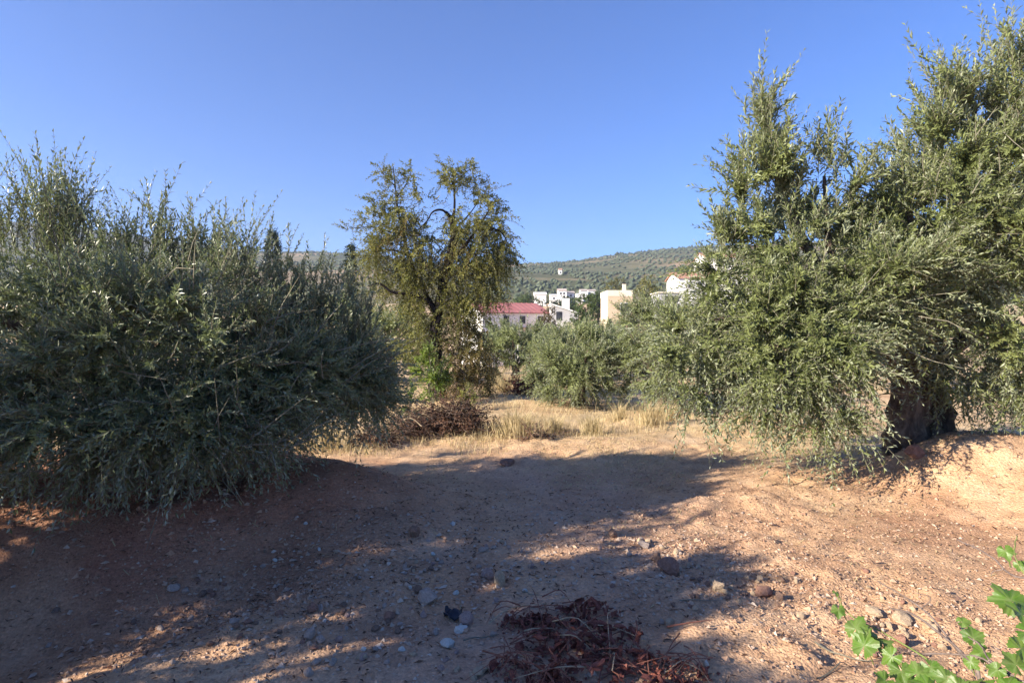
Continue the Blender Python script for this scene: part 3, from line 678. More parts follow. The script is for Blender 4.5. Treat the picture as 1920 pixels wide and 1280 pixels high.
def leafy_shrub(name, label, cat, px, py, d, w, h, n, mat, seed, leaf=(.05, .025), twigm='twig', nleaf=16, up=1.0, group=None):
    b = at(px, py, d); b[2] = hz(b[0], b[1])
    root = thing(name, label, cat, b, group)
    mb = MB(); g = np.random.default_rng(seed)
    for k in range(7):
        a = g.uniform(0, 6.28); e = np.array((math.cos(a) * w * .35, math.sin(a) * w * .3, h * g.uniform(.5, .9)))
        mb.tube(smooth_path([(0, 0, -.02), e * (.4, .4, .5), e], 5), np.linspace(.014, .004, 5), 5)
    obj('stems', mb.mesh('stems'), M[twigm], root)
    F = Foliage(seed)
    F.lobe(b + (0, 0, h * .55), (w * .4, w * .35, h * .38), n, up=up, inner=.2, L=(.12, .3), nleaf=nleaf, leaf=leaf, ang=1.0)
    F.build(root, M[mat], M[twigm], 'foliage')
    return root
leafy_shrub('green_shrub', 'bright yellow-green shrub sprouting at the foot of the almond trunk', 'shrub', 812, 775, 12.7, .85, 1.25, 330, 'bright', 41, leaf=(.06, .03))
leafy_shrub('green_shrub', 'low pale green shrub at the left foot of the brush heap', 'shrub', 765, 790, 11.0, .55, .5, 70, 'bright', 42)
leafy_shrub('almond_sucker', 'yellowish leafy sucker hanging low right of the almond trunk', 'shrub', 880, 775, 11.9, .5, .5, 60, 'almond', 43)

# ---------------------------------------------------------------- far trees between the grove and the village
def leaf_tree(name, label, px, py_top, d, w, mat, seed, n=260, leaf=.30, group='trees around the houses', squash=1.0):
    t = at(px, py_top, d); x, y = t[0], d; z0 = hz(x, y); h = t[2] - z0
    root = thing(name, label, 'tree', (x, y, z0), group); b = np.array((x, y, z0)); g = np.random.default_rng(seed)
    limbs(root, [([b, b + (0, 0, h * .3), b + (w * .05, 0, h * .6)], w * .05 + .05, w * .03)] +
          [([b + (0, 0, h * .3), b + (math.cos(a) * w * .2, math.sin(a) * w * .2, h * .55), b + (math.cos(a) * w * .33, math.sin(a) * w * .33, h * .75)], w * .025, .03) for a in (0.3, 1.7, 3.0, 4.4, 5.5)], M['bark_dark'], sides=6, seed=seed)
    F = Foliage(seed)
    for k in range(9):
        a = g.uniform(0, 6.28); q = g.uniform(0, .32) * w; zz = h * g.uniform(.42, .8)
        F.lobe(b + (math.cos(a) * q, math.sin(a) * q, zz), (w * .22, w * .22, h * .17 * squash), n / 9, up=.3, inner=.5, L=(leaf * 1.5, leaf * 3), nleaf=14, leaf=(leaf, leaf * .55), ang=1.1, twig=0, ground=False)
    F.build(root, M[mat], M['twig_grey'])
leaf_tree('broadleaf_tree', 'round dark green tree between the red roofed house and the brick building', 1103, 545, 68, 5.2, 'tree_green', 81, 420, .24)
leaf_tree('broadleaf_tree', 'dark bush-like tree in front of the red roofed house', 1025, 572, 60, 3.0, 'tree_brown', 82, 260, .2)
leaf_tree('broadleaf_tree', 'small dark tree before the white wall under the red roof', 930, 590, 60, 2.2, 'tree_green', 83, 180, .2)
leaf_tree('broadleaf_tree', 'green tree behind the middle of the red roof', 975, 547, 110, 6.5, 'tree_green', 84, 300, .36)
leaf_tree('broadleaf_tree', 'dark tree behind the right end of the red roof', 1045, 552, 115, 6.5, 'conifer', 85, 300, .36)
leaf_tree('broadleaf_tree', 'green tree behind the almond, left of the red roof', 925, 552, 105, 5, 'tree_green', 86, 240, .36)
leaf_tree('broadleaf_tree', 'yellowish tree on the slope above the brick building', 1160, 515, 150, 9, 'tree_yellow', 87, 320, .45)
leaf_tree('broadleaf_tree', 'yellow-green tree between the brick building and the tiled white house', 1215, 505, 95, 7, 'tree_yellow', 88, 420, .32)
leaf_tree('broadleaf_tree', 'green tree on the slope left of the upper white house', 1280, 495, 170, 9, 'tree_green', 89, 260, .5)
leaf_tree('broadleaf_tree', 'dark tree below the white village houses', 1075, 556, 150, 8, 'tree_green', 90, 260, .5)
leaf_tree('broadleaf_tree', 'green tree right of the white village houses', 1122, 545, 160, 8, 'tree_green', 91, 260, .5)
leaf_tree('broadleaf_tree', 'grey-green tree left of the lone white village house', 985, 552, 180, 9, 'tree_green', 92, 240, .5)

gl = np.random.default_rng(123)
for k in range(10):
    dd = 34 + 9 * k + gl.uniform(-3, 3); pxx = 300 + (k * 173) % 430
    leaf_tree('olive_tree', 'far olive glimpsed over the crown of the broad left olive', pxx, 545 - 10 * (k % 4), dd, 5.0, 'olive_far', 700 + k, 150, .22 + dd * .002, group='far olives behind the left olive')
def conifer(name, label, px, py_top, d, w, kind, seed):
    t = at(px, py_top, d); x, y = t[0], d; z0 = hz(x, y); h = t[2] - z0; g = np.random.default_rng(seed)
    root = thing(name, label, 'tree', (x, y, z0), 'dark conifers behind the left olive'); b = np.array((x, y, z0))
    limbs(root, [([b, b + (0, 0, h * .5), b + (0, 0, h * .97)], .16, .02)], M['bark_dark'], sides=6, seed=seed)
    F = Foliage(seed); n = 1100 if kind == 'cypress' else 900
    u = g.random(n) ** .8
    if kind == 'cypress':
        z = h * (.08 + .9 * u); prof = w * .5 * np.minimum(1, (1.03 - u) * 3.2) ** .7 * (1 + .25 * np.sin(u * 23) * g.random(n))
        up = 2.0; L = (.3, .6)
    else:
        z = h * (.12 + .86 * u); tier = 0.62 + .38 * np.cos((u * 11 % 1) * 3.14)
        prof = w * .5 * (1.02 - u) * tier; up = -.15; L = (.3, .55)
    a = g.uniform(0, 6.28, n); r = prof * g.uniform(.4, 1, n)
    p0 = b + np.stack([np.cos(a) * r, np.sin(a) * r, z], 1); d0 = np.stack([np.cos(a), np.sin(a), np.full(n, up)], 1) + g.normal(0, .2, (n, 3))
    F.shoots(p0, d0, g.uniform(*L, n), 0.0, 14, (.16, .06), ang=.6, twig=0, ground=False)
    F.build(root, M['conifer'], M['twig_grey'])
conifer('cypress_tree', 'dark narrow cypress rising behind the left olive', 511, 434, 45, 1.25, 'cypress', 93)
conifer('cypress_tree', 'slender far cypress barely topping the left olive shoots', 406, 436, 75, 1.0, 'cypress', 94)
conifer('fir_tree', 'small pointed dark fir beside the left edge of the almond tree', 657, 452, 50, 3.0, 'fir', 95)

# ---------------------------------------------------------------- houses
def house_base(px0, px1, py_eave, d, depth):
    """a building whose front wall is d metres ahead and spans px0..px1; returns origin at its front left ground corner, width and eave height"""
    a = at(px0, py_eave, d); c = at(px1, py_eave, d); z0 = hz((a[0] + c[0]) / 2, d + depth / 2) - 0.3
    return np.array((a[0], d, z0)), c[0] - a[0], a[2] - z0
def part_box(name, root, mat, *b): return obj(name, MB().box(*b).mesh(name), M[mat], root)
def window(root, x, z, ww, hh, y=0.0, name='window'):
    o = part_box(name, root, 'frame_white', x - ww / 2 - .07, x + ww / 2 + .07, y - .04, y + .02, z - .07, z + hh + .07)
    part_box('pane', o, 'dark_opening', x - ww / 2, x + ww / 2, y - .06, y - .042, z, z + hh)
def slope_roof(root, name, mat, W, D, zE, rise, ov=.3, th=.12, ridge_y=None):
    """gabled roof, ridge along x"""
    ry = D / 2 if ridge_y is None else ridge_y
    f = rise / ry
    mb = MB().add([(-ov, -ov, zE - f * ov), (W + ov, -ov, zE - f * ov), (W + ov, ry, zE + rise), (-ov, ry, zE + rise),
                   (-ov, -ov, zE - f * ov + th), (W + ov, -ov, zE - f * ov + th), (W + ov, ry, zE + rise + th), (-ov, ry, zE + rise + th),
                   (-ov, D + ov, zE - f * ov), (W + ov, D + ov, zE - f * ov), (-ov, D + ov, zE - f * ov + th), (W + ov, D + ov, zE - f * ov + th)],
                  [(0, 3, 2, 1), (4, 5, 6, 7), (0, 1, 5, 4), (1, 2, 6, 5), (0, 4, 7, 3), (3, 8, 9, 2), (7, 6, 11, 10), (8, 10, 11, 9), (2, 9, 11, 6), (3, 7, 10, 8)])
    return obj(name, mb.mesh(name), M[mat], root)
def gable_body(root, mat, W, D, zE, rise):
    """walls with gable ends left and right"""
    mb = MB()
    pr = [(0, 0), (D, 0), (D, zE), (D / 2, zE + rise - .02), (0, zE)]
    v = [(0, y, z) for y, z in pr] + [(W, y, z) for y, z in pr]
    mb.add(v, [(i, (i + 1) % 5, (i + 1) % 5 + 5, i + 5) for i in range(5)][::1], [(0, 2, 1), (0, 3, 2), (0, 4, 3), (5, 6, 7), (5, 7, 8), (5, 8, 9)])
    return obj('wall', mb.mesh('wall'), M[mat], root)

def red_house():
    d = 75.0
    o, W, E = house_base(905, 1026, 585.5, 72.0, 7.5); W = 8.9
    root = thing('house', 'long white house with a faded red sheet roof and a porch', 'house', o, None, math.radians(25))
    gable_body(root, 'white_wall', W, 7.5, E, 1.25)
    rf = slope_roof(root, 'roof', 'red_roof', W, 7.5, E, 1.25, .3)
    for x in np.arange(.2, W, .75):      # standing seams
        obj('seam', MB().add([(x, -.3, E - .1 + .125), (x + .05, -.3, E - .1 + .125), (x + .05, 3.72, E + 1.25 + .125), (x, 3.72, E + 1.25 + .125),
                              (x, -.3, E - .1 + .16), (x + .05, -.3, E - .1 + .16), (x + .05, 3.72, E + 1.25 + .16), (x, 3.72, E + 1.25 + .16)],
                             [(0, 4, 7, 3), (1, 2, 6, 5), (4, 5, 6, 7), (0, 1, 5, 4)]).mesh('seam'), M['red_roof'], rf)
    for x in (W * .35, W * .6, W * .88): window(root, x, E - 1.35, .75, .95)
    zp = E - 1.55
    mb = MB().prism([(0, 0), (W * .55, 0), (W * .55, .12), (0, .12)], -2.2, -.02)
    po = obj('porch_roof', mb.mesh('porch_roof'), M['clay_roof'], root, (W * .40, 0, zp - .35)); po.rotation_euler.x = 0.0
    for x in (W * .42, W * .6, W * .78, W * .93): part_box('porch_post', root, 'white_wall', x, x + .22, -2.1, -1.88, 0, zp - .36)
    for x in (W * .5, W * .72): part_box('door', root, 'dark_opening', x, x + 1.0, -.05, -.003, .3, 2.4)
    # lower wing with a single pitched grey roof on the right
    w0, w1 = at(1032, 600, d - 1)[0] - o[0], at(1079, 600, d - 1)[0] - o[0]
    zl, zr = at(1034, 573, d - 1)[2] - o[2], at(1079, 589, d - 1)[2] - o[2]
    r2 = thing('outbuilding', 'grey-white outbuilding with a roof sloping to the right beside the red roofed house', 'building', o + (w0, -1.0, 0))
    ww = w1 - w0
    obj('wall', MB().prism([(0, 0), (ww, 0), (ww, zr), (0, zl)], 0, 5).mesh('wall'), M['grey_wall'], r2)
    obj('roof', MB().prism([(-.15, zl + .04), (ww + .2, zr - .02), (ww + .2, zr + .12), (-.15, zl + .2)], -.2, 5.2).mesh('roof'), M['white_wall'], r2)
    part_box('doorway', r2, 'dark_opening', ww * .16, ww * .38, -.03, -.003, zr - .75, zr + .25)
    c0 = at(1055, 580, d + 1)
    part_box('chimney', r2, 'white_wall', ww * .44, ww * .72, 1.6, 2.3, zr, zl + .85)
    part_box('annex', r2, 'cream_wall', ww * .55, ww * 1.05, -1.2, -.03, 0, zr - 1.0)
red_house()
def tan_building():
    o, W, E = house_base(1140, 1186, 544, 55, 4.5)
    root = thing('brick_building', 'square tan brick building with cream top band and a chimney', 'building', o)
    part_box('wall', root, 'brick', 0, W, 0, 4.5, 0, E - .55)
    part_box('parapet', root, 'cream_wall', -.03, W + .03, -.03, 4.53, E - .55, E)
    x = at(1172, 540, 55)[0] - o[0]
    c = part_box('chimney', root, 'cream_wall', x - .15, x + .15, .3, .6, E - .2, E + .62)
    part_box('chimney_cap', c, 'dark_opening', x - .2, x + .2, .25, .65, E + .62, E + .7)
    window(root, W * .7, E - 2.2, .8, 1.0)
tan_building()
def plain_house(label, px0, px1, py_eave, d, depth, rise, roof='clay_roof', wall='white_wall', wins=(), group=None, rotz=0.0):
    o, W, E = house_base(px0, px1, py_eave, d, depth)
    root = thing('house', label, 'house', o, group, rotz)
    gable_body(root, wall, W, depth, E, rise); slope_roof(root, 'roof', roof, W, depth, E, rise, .25)
    for fx, dz, ww, hh in wins: window(root, W * fx, E - dz, ww, hh)
    return root
plain_house('white house with a terracotta roof behind the branches right of the brick building', 1272, 1345, 521, 80, 6, .9, wins=((.3, 1.3, .5, .8), (.55, 1.3, .5, .8)))
plain_house('tall white house up the slope, half hidden by the tall right olive', 1324, 1410, 482, 120, 8, 1.2, wins=((.25, 1.6, .6, 1.0), (.55, 1.6, .6, 1.0)))
def flat_shed():
    o, W, E = house_base(1236, 1272, 547, 72, 4)
    root = thing('shed', 'low grey flat-roofed shed below the terracotta roofed white house', 'building', o)
    part_box('wall', root, 'grey_wall', 0, W, 0, 4, 0, E - .15); part_box('roof', root, 'cream_wall', -.15, W + .15, -.15, 4.15, E - .15, E)
    part_box('opening', root, 'dark_opening', W * .3, W * .9, -.03, -.003, E - 1.4, E - .5)
flat_shed()
GV = 'white houses of the far village'
plain_house('low white gabled house standing alone left in the far village', 1002, 1024, 552, 215, 6, .9, 'white_wall', wins=(), group=GV)
plain_house('small white village house just left of the tallest one', 1032, 1045, 554, 235, 6, .6, 'white_wall', wins=((.5, 1.5, .6, .8),), group=GV)
plain_house('tallest white village house at the middle of the cluster', 1047, 1062, 545, 250, 7, 1.0, 'pale_roof', wins=((.3, 1.6, .7, .9), (.7, 1.6, .7, .9)), group=GV)
plain_house('white village house with a window just right of the tallest one', 1064, 1077, 549, 255, 7, .8, 'pale_roof', wins=((.5, 1.6, .7, .9),), group=GV)
plain_house('shaded bluish white village house below the others', 1082, 1094, 552, 240, 6, .5, 'white_wall', wins=((.5, 1.6, .6, .9),), group=GV)
plain_house('far white village house second from the right end', 1089, 1101, 545, 262, 7, .8, 'pale_roof', wins=(), group=GV)
plain_house('rightmost white village house of the far cluster', 1103, 1117, 545, 268, 7, .7, 'pale_roof', wins=(), group=GV)
def farmhouse(px, py, wpx, d, label):
    for d in np.arange(300, 1090, 4.0):
        a = at(px, py, d)
        if a[2] < float(hill_z(np.array([a[0]]), np.array([d]))[0]): break
    W = wpx / FPX * d
    z = float(hill_z(np.array([a[0]]), np.array([d]))[0]) - .5
    root = thing('farmhouse', label, 'house', (a[0], d, z), 'farmhouses on the hillside')
    gable_body(root, 'white_wall', W, 6, 4.2, 1.2); slope_roof(root, 'roof', 'clay_roof', W, 6, 4.2, 1.2, .3)
    window(root, W * .5, 1.5, 1, 1.2)
farmhouse(1048, 515, 6, 700, 'lone white farmhouse on the far hillside')

# ---------------------------------------------------------------- stones
def stone_mesh(seed, kind='round'):
    g = np.random.default_rng(seed)
    import bmesh
    bm = bmesh.new(); bmesh.ops.create_icosphere(bm, subdivisions=3 if kind == 'big' else 2, radius=0.5)
    v = np.array([x.co for x in bm.verts]); nv = nrm(v)
    disp = np.ones(len(v))
    for k in range(9 if kind != 'big' else 14):      # planes that cut the lump into facets
        n = nrm(g.normal(size=3)); h = g.uniform(.27, .44)
        dd = v @ n; v = v - np.maximum(dd - h, 0)[:, None] * n * .9
    for f, a in ((2.3, .05), (5.0, .025)):
        ph = g.uniform(0, 6, 3); v = v + nv * (a * (np.sin(nv[:, 0] * f + ph[0]) + np.sin(nv[:, 1] * f + ph[1]) + np.sin(nv[:, 2] * f * 1.3 + ph[2])))[:, None] * .5
    v = v + g.normal(0, .014, v.shape)
    for x, c in zip(bm.verts, v): x.co = c
    me = bpy.data.meshes.new('stone'); bm.to_mesh(me); bm.free()
    me.polygons.foreach_set('use_smooth', np.ones(len(me.polygons), bool)); me.set_sharp_from_angle(angle=0.24)
    return me
_sm = {}
def stone(px, py, wpx, hpx, col, label, flat=0.75, rot=0.0, tilt=0.15, sink=0.14, seed=0, group=None, name='stone', deep=None):
    # where the ground is seen at that place in the picture
    d = 3.0
    for _ in range(40):
        p = at(px, py + hpx * .35, d); e = p[2] - hz(p[0], d); d += e * 0.9 * d / CAM_Z * .8
        if abs(e) < .002: break
    wm, hm = wpx / FPX * d, hpx / FPX * d
    key = (seed % 12, 'big' if wpx > 20 else 'round', col)
    if key not in _sm:
        _sm[key] = stone_mesh(100 + key[0], key[1]); _sm[key].materials.append(M['stone_' + col])
    z = hz(p[0], p[1])
    o = obj(name, _sm[key], None, None, (p[0], p[1] + wm * .25, z + hm * (.5 - sink)), label, 'stone', group)
    o.scale = (wm * 1.12, (deep or wm * .9), max(hm, wm * flat * .5) * 1.12)
    o.rotation_euler = (random.uniform(-tilt, tilt), random.uniform(-tilt, tilt), rot + random.uniform(-.3, .3))
    return o
BIG = [
 (914, 1077, 28, 27, 'pink', 'egg-shaped pinkish stone, left one of a touching pair on the track'),
 (935, 1088, 27, 34, 'tan', 'sunlit upright tan stone, right one of a touching pair on the track'),
 (797, 1124, 48, 27, 'grey', 'long tilted grey-tan stone lying on the track'),
 (782, 1107, 18, 18, 'brown', 'small brown stone behind the long tilted stone'),
 (583, 1143, 26, 18, 'red', 'reddish stone on the left edge of the track'),
 (580, 1190, 22, 23, 'grey', 'grey stone standing beside a flat slab at the lower left'),
 (598, 1199, 25, 14, 'grey', 'flat grey slab touching the standing grey stone'),
 (728, 1156, 24, 14, 'red', 'low reddish stone between the track edge and the red heap'),
 (873, 1165, 36, 24, 'pink', 'rounded pinkish stone left of the heap of red leaves'),
 (840, 1208, 31, 18, 'pale', 'pale flat whitish stone by the black plastic scrap'),
 (864, 1182, 26, 8, 'pale', 'thin pale stone chip above the pale flat stone'),
 (815, 1186, 16, 11, 'grey', 'small grey stone left of the black plastic scrap'),
 (752, 1219, 18, 8, 'pale', 'tiny pale elongated stone left of the pale flat stone'),
 (778, 998, 24, 24, 'brown', 'brown clod standing at the top of the stony patch'),
 (1260, 1066, 46, 28, 'red', 'largest round reddish stone in the middle of the ground'),
 (1233, 1047, 22, 18, 'brown', 'brown stone leaning behind the largest reddish stone'),
 (1208, 1022, 27, 15, 'grey', 'angular grey stone behind the largest reddish stone'),
 (1150, 1001, 18, 18, 'brown', 'dark clod with a sunlit foot on the shaded track'),
 (1270, 1036, 18, 10, 'tan', 'small tan stone right behind the largest reddish stone'),
 (1350, 1102, 26, 22, 'tan', 'sunlit tan clod among the crumbly clods'),
 (1436, 1112, 40, 22, 'red', 'wide reddish clod at the right of the crumbly clods'),
 (1462, 1118, 20, 16, 'brown', 'brown clod touching the wide reddish clod'),
 (1504, 1156, 18, 14, 'tan', 'tan stone near the lower right shade streak'),
 (1095, 1137, 12, 15, 'pale', 'small cream pebble resting on the top of the red leaf heap'),
 (1050, 1160, 13, 13, 'tan', 'small tan pebble at the left edge of the red leaf heap'),
 (1256, 1171, 22, 17, 'tan', 'tan stone, larger of two right of the red leaf heap'),
 (1241, 1167, 12, 12, 'grey', 'grey pebble, smaller of two right of the red leaf heap'),
 (325, 1104, 26, 14, 'grey', 'flat grey block in the hollow below the left olive'),
 (346, 1111, 15, 15, 'grey', 'upright grey stone beside the flat block in the hollow'),
 (378, 1113, 16, 14, 'brown', 'brown stone right of the upright one in the hollow'),
 (1325, 1245, 12, 13, 'pale', 'pale pebble at the right end of the red leaf heap'),
 (1642, 1150, 36, 22, 'tan', 'chunky tan clod behind the vine leaves'),
 (1700, 1166, 44, 20, 'tan', 'long tan clod under the dark vine canes'),
 (1697, 1204, 26, 26, 'red', 'reddish clod between the two vine leaf sprays'),
 (907, 1031, 20, 9, 'grey', 'small flat grey stone at the top of the stony patch'),
 (848, 982, 13, 7, 'pale', 'small whitish stone far up the shaded track'),
 (572, 996, 10, 6, 'pale', 'tiny white stone on the shaded slope below the mound'),
 (900, 1262, 30, 16, 'tan', 'sunlit tan stone at the bottom edge left of the red heap'),
 (1722, 850, 34, 26, 'red', 'earthy clod wedged at the foot of the thick trunk'),
 (950, 868, 34, 14, 'red', 'reddish clod on the sunlit verge before the dry grass'),
]
for k, (px, py, a, b_, c, lab) in enumerate(BIG):
    stone(px, py, a, b_, c, lab, seed=k, rot=k * 1.3, tilt=.2, deep=None)
gS = np.random.default_rng(77)
def scatter_stones(n, label, group, px, py, sz, cols, fl=(.5, .9)):
    for k in range(n):
        x = gS.normal(px[0], px[1]); y = gS.normal(py[0], py[1])
        if not (0 < x < 1920 and 950 < y < 1275): continue
        s = gS.uniform(*sz) * (0.7 + .5 * (y - 950) / 300)
        stone(x, y, s, s * gS.uniform(*fl), cols[gS.integers(len(cols))], label, seed=int(gS.integers(1000)), rot=gS.uniform(0, 6), tilt=.5, sink=.2, group=group, name='small_stone')
scatter_stones(62, 'small stone among the many on the shaded stony track', 'small stones on the stony track', (780, 150), (1085, 75), (8, 15), ['grey', 'pink', 'grey', 'tan', 'brown', 'pale'])
scatter_stones(60, 'small crumbly clod in the sunlit strip of clods right of the middle', 'clods in the crumbly strip', (1370, 75), (1100, 22), (7, 15), ['tan', 'red', 'tan', 'brown'])
scatter_stones(34, 'small tan clod on the sunny earth behind the vine', 'clods by the vine', (1680, 60), (1170, 32), (9, 20), ['tan', 'red', 'tan'])
scatter_stones(36, 'small stone in the shaded hollow below the left olive', 'stones in the hollow', (370, 110), (1140, 45), (8, 16), ['grey', 'brown', 'red'])
scatter_stones(26, 'small stone near the largest reddish stone', 'stones beside the largest stone', (1210, 50), (1030, 26), (8, 15), ['grey', 'pink', 'tan'])
scatter_stones(20, 'small stone at the bottom edge left of the red heap', 'stones at the bottom edge', (700, 200), (1245, 18), (10, 18), ['grey', 'tan', 'pink'])

def gravel():
    g = np.random.default_rng(5)
    xs, ys, ss = [], [], []
    def put(n, cx, sx, cy_, sy, s0, s1):
        xs.append(g.normal(cx, sx, n)); ys.append(g.normal(cy_, sy, n)); ss.append(s0 + (s1 - s0) * g.random(n) ** 4)
    put(9000, 0.0, 1.3, 4.0, 1.2, .003, .018)
    put(9000, 0.3, 2.8, 4.4, 1.6, .002, .012)
    put(3500, 1.4, .5, 3.9, .35, .004, .016)
    put(3000, 2.6, .6, 3.3, .4, .004, .016)
    put(3500, -1.5, .6, 3.5, .5, .004, .018)
    put(12000, 2.6, 1.6, 4.3, 1.3, .0025, .012)
    put(1100, 1.0, 2.6, 4.2, 1.3, .008, .024)
    put(3500, 5.0, 1.3, 6.0, .8, .004, .02)
    put(3000, -2.2, .9, 4.1, .5, .004, .022)
    x, y, s = map(np.concatenate, (xs, ys, ss)); k = (y > 1.8) & (y < 11); x, y, s = x[k], y[k], s[k]
    n = len(x); z = height(x, y)
    oct_ = np.array([(1, 0, 0), (0, 1, 0), (-1, 0, 0), (0, -1, 0), (0, 0, 1), (0, 0, -1)], float)
    F = np.array([(0, 1, 4), (1, 2, 4), (2, 3, 4), (3, 0, 4)])
    a = g.uniform(0, 6.28, n); ca, sa = np.cos(a), np.sin(a)
    V = oct_[None] * (1 + .35 * g.normal(size=(n, 6, 1)).clip(-1.5, 1.5)) * np.stack([g.uniform(.8, 1.4, n), g.uniform(.7, 1.1, n), g.uniform(.45, .9, n)], 1)[:, None]
    V = V + g.normal(0, .18, V.shape)
    V = np.stack([V[..., 0] * ca[:, None] - V[..., 1] * sa[:, None], V[..., 0] * sa[:, None] + V[..., 1] * ca[:, None], V[..., 2]], -1)
    V = V * s[:, None, None] + np.stack([x, y, z + s * .25], 1)[:, None]
    grey = np.exp(-(seg_dist(x, y, -0.6, 1.0, 0.7, 6.4) / 1.1) ** 2)
    rnd = np.clip(g.normal(.24 + .24 * grey, .2, n), 0, 1)
    obj('gravel', mesh_np('gravel', V.reshape(-1, 3), None, (F[None] + (np.arange(n) * 6)[:, None, None]).reshape(-1, 3), {'rnd': np.repeat(rnd, 6)}), M['gravel'], kind='stuff',
        label='loose gravel and earth crumbs over the ground', cat='gravel')
gravel()

# ---------------------------------------------------------------- dry grass
def blades(x, y, z, h, lean, az, wd, rnd, bend=.35):
    n = len(x); b = np.stack([x, y, z], 1)
    hd = np.stack([np.cos(az), np.sin(az), np.zeros(n)], 1); sd = np.stack([-np.sin(az), np.cos(az), np.zeros(n)], 1)
    up = np.array([0, 0, 1.0])
    m_ = b + hd * (h * lean * .45)[:, None] + up * (h * .58)[:, None]
    t_ = b + hd * (h * (lean + bend))[:, None] + up * (h * np.clip(1 - lean * .35, .3, 1))[:, None]
    w_ = (wd * .5)[:, None] * sd
    V = np.stack([b - w_, b + w_, m_ + w_ * .8, m_ - w_ * .8, t_], 1).reshape(-1, 3)
    i = (np.arange(n) * 5)[:, None]
    return V, i + np.array([[0, 1, 2, 3]]), i + np.array([[3, 2, 4]]), np.repeat(rnd, 5)
def dry_grass():
    g = np.random.default_rng(15); X, Y, H = [], [], []
    def put(n, x0, x1, y0, y1, h0, h1, cl=.0, f=1.0):
        x = g.uniform(x0, x1, n * 2); y = g.uniform(y0, y1, n * 2); k = fbm(x, y, f, 2, 88) + g.normal(0, .12, 2 * n) > cl
        x, y = x[k][:n], y[k][:n]; X.append(x); Y.append(y); H.append(g.uniform(h0, h1, len(x)))
    put(4500, -2.6, 5.0, 8.8, 12.6, .03, .16, .2)
    put(1400, -1.0, 3.6, 9.0, 11.5, .12, .34, .26, 1.4)
    put(7000, -5, 9, 11.5, 19, .05, .28, .12, .6)
    put(2600, -4.0, 0, 7.8, 9.6, .05, .2, .05)
    put(1800, -6.5, -3.0, 6.8, 9, .1, .35, .0)
    put(3000, 1, 7, 7.6, 9.5, .02, .07, .1)
    x, y, h = map(np.concatenate, (X, Y, H)); n = len(x)
    V, q, t, r = blades(x, y, height(x, y) - .01, h, g.uniform(0, .9, n), g.uniform(0, 6.28, n), g.uniform(.004, .009, n), np.clip(g.normal(.5, .25, n), 0, 1))
    obj('dry_grass', mesh_np('dry_grass', V, q, t, {'rnd': r}), M['grass'], kind='stuff', label='parched yellow grass along the verge and under the olives', cat='grass')
    # straw litter lying flat
    n = 15000
    x = np.concatenate([g.normal(1.5, 2.6, n), g.uniform(-5, 8, 9000)]); y = np.concatenate([g.normal(7.4, 1.5, n), g.uniform(7.5, 11, 9000)])
    k = (y > 2.4) & (fbm(x, y, 1.2, 2, 66) > -.1); x, y = x[k], y[k]; n = len(x)
    a = g.uniform(0, 6.28, n); L = g.uniform(.015, .07, n); dv = np.stack([np.cos(a), np.sin(a)], 1)
    x2, y2 = x + dv[:, 0] * L, y + dv[:, 1] * L; s = np.stack([-dv[:, 1], dv[:, 0], np.zeros(n)], 1) * g.uniform(.0015, .004, n)[:, None]
    p = np.stack([x, y, height(x, y) + .006], 1); p2 = np.stack([x2, y2, height(x2, y2) + g.uniform(.004, .02, n)], 1)
    V = np.stack([p - s, p + s, p2 + s, p2 - s], 1).reshape(-1, 3)
    obj('straw_litter', mesh_np('straw', V, np.arange(4 * n).reshape(-1, 4), None, {'rnd': np.repeat(g.random(n), 4)}), M['grass'], kind='stuff', label='short straw and chaff lying on the sunny earth', cat='straw')
dry_grass()
def tuft(px, py, d, w, h, n, label, seed):
    g = np.random.default_rng(seed); b = at(px, py, d); b[2] = hz(b[0], d)
    a = g.uniform(0, 6.28, n); r = np.abs(g.normal(0, w * .22, n)); x, y = b[0] + np.cos(a) * r, b[1] + np.sin(a) * r
    V, q, t, rr = blades(x, y, height(x, y) - .01, g.uniform(.5, 1, n) * h, g.uniform(.1, .7, n), a + g.normal(0, .5, n), g.uniform(.005, .010, n), np.clip(g.normal(.5, .25, n), 0, 1), .25)
    obj('grass_tuft', mesh_np('grass_tuft', V - b, q, t, {'rnd': rr}), M['grass'], None, b, label, 'grass tuft', 'tall dry grass tufts')
for k, a in enumerate(((968, 830, 9.0, .9, .62, 420, 'biggest dry straw tuft, right beside the brown brush heap'), (1040, 815, 9.6, .6, .45, 220, 'dry grass tuft just right of the biggest tuft'),
          (1108, 822, 9.4, .5, .5, 200, 'dry grass tuft in the middle of the sunlit verge'), (1215, 812, 9.9, .6, .55, 260, 'dry grass tuft left of the hanging olive tip'),
          (1160, 800, 10.5, .5, .4, 160, 'low dry tuft behind the middle of the sunlit verge'), (1255, 800, 10.6, .5, .5, 180, 'dry grass tuft against the hanging olive branches'),
          (612, 850, 8.3, .7, .55, 260, 'dry grass tuft glimpsed under the right skirt of the left olive'), (945, 735, 15.5, .9, .75, 260, 'far dry tuft between the almond and the middle olive'),
          (1390, 800, 10.2, .5, .4, 140, 'dry tuft seen between the hanging branches of the right olive'))): tuft(*a, seed=200 + k)

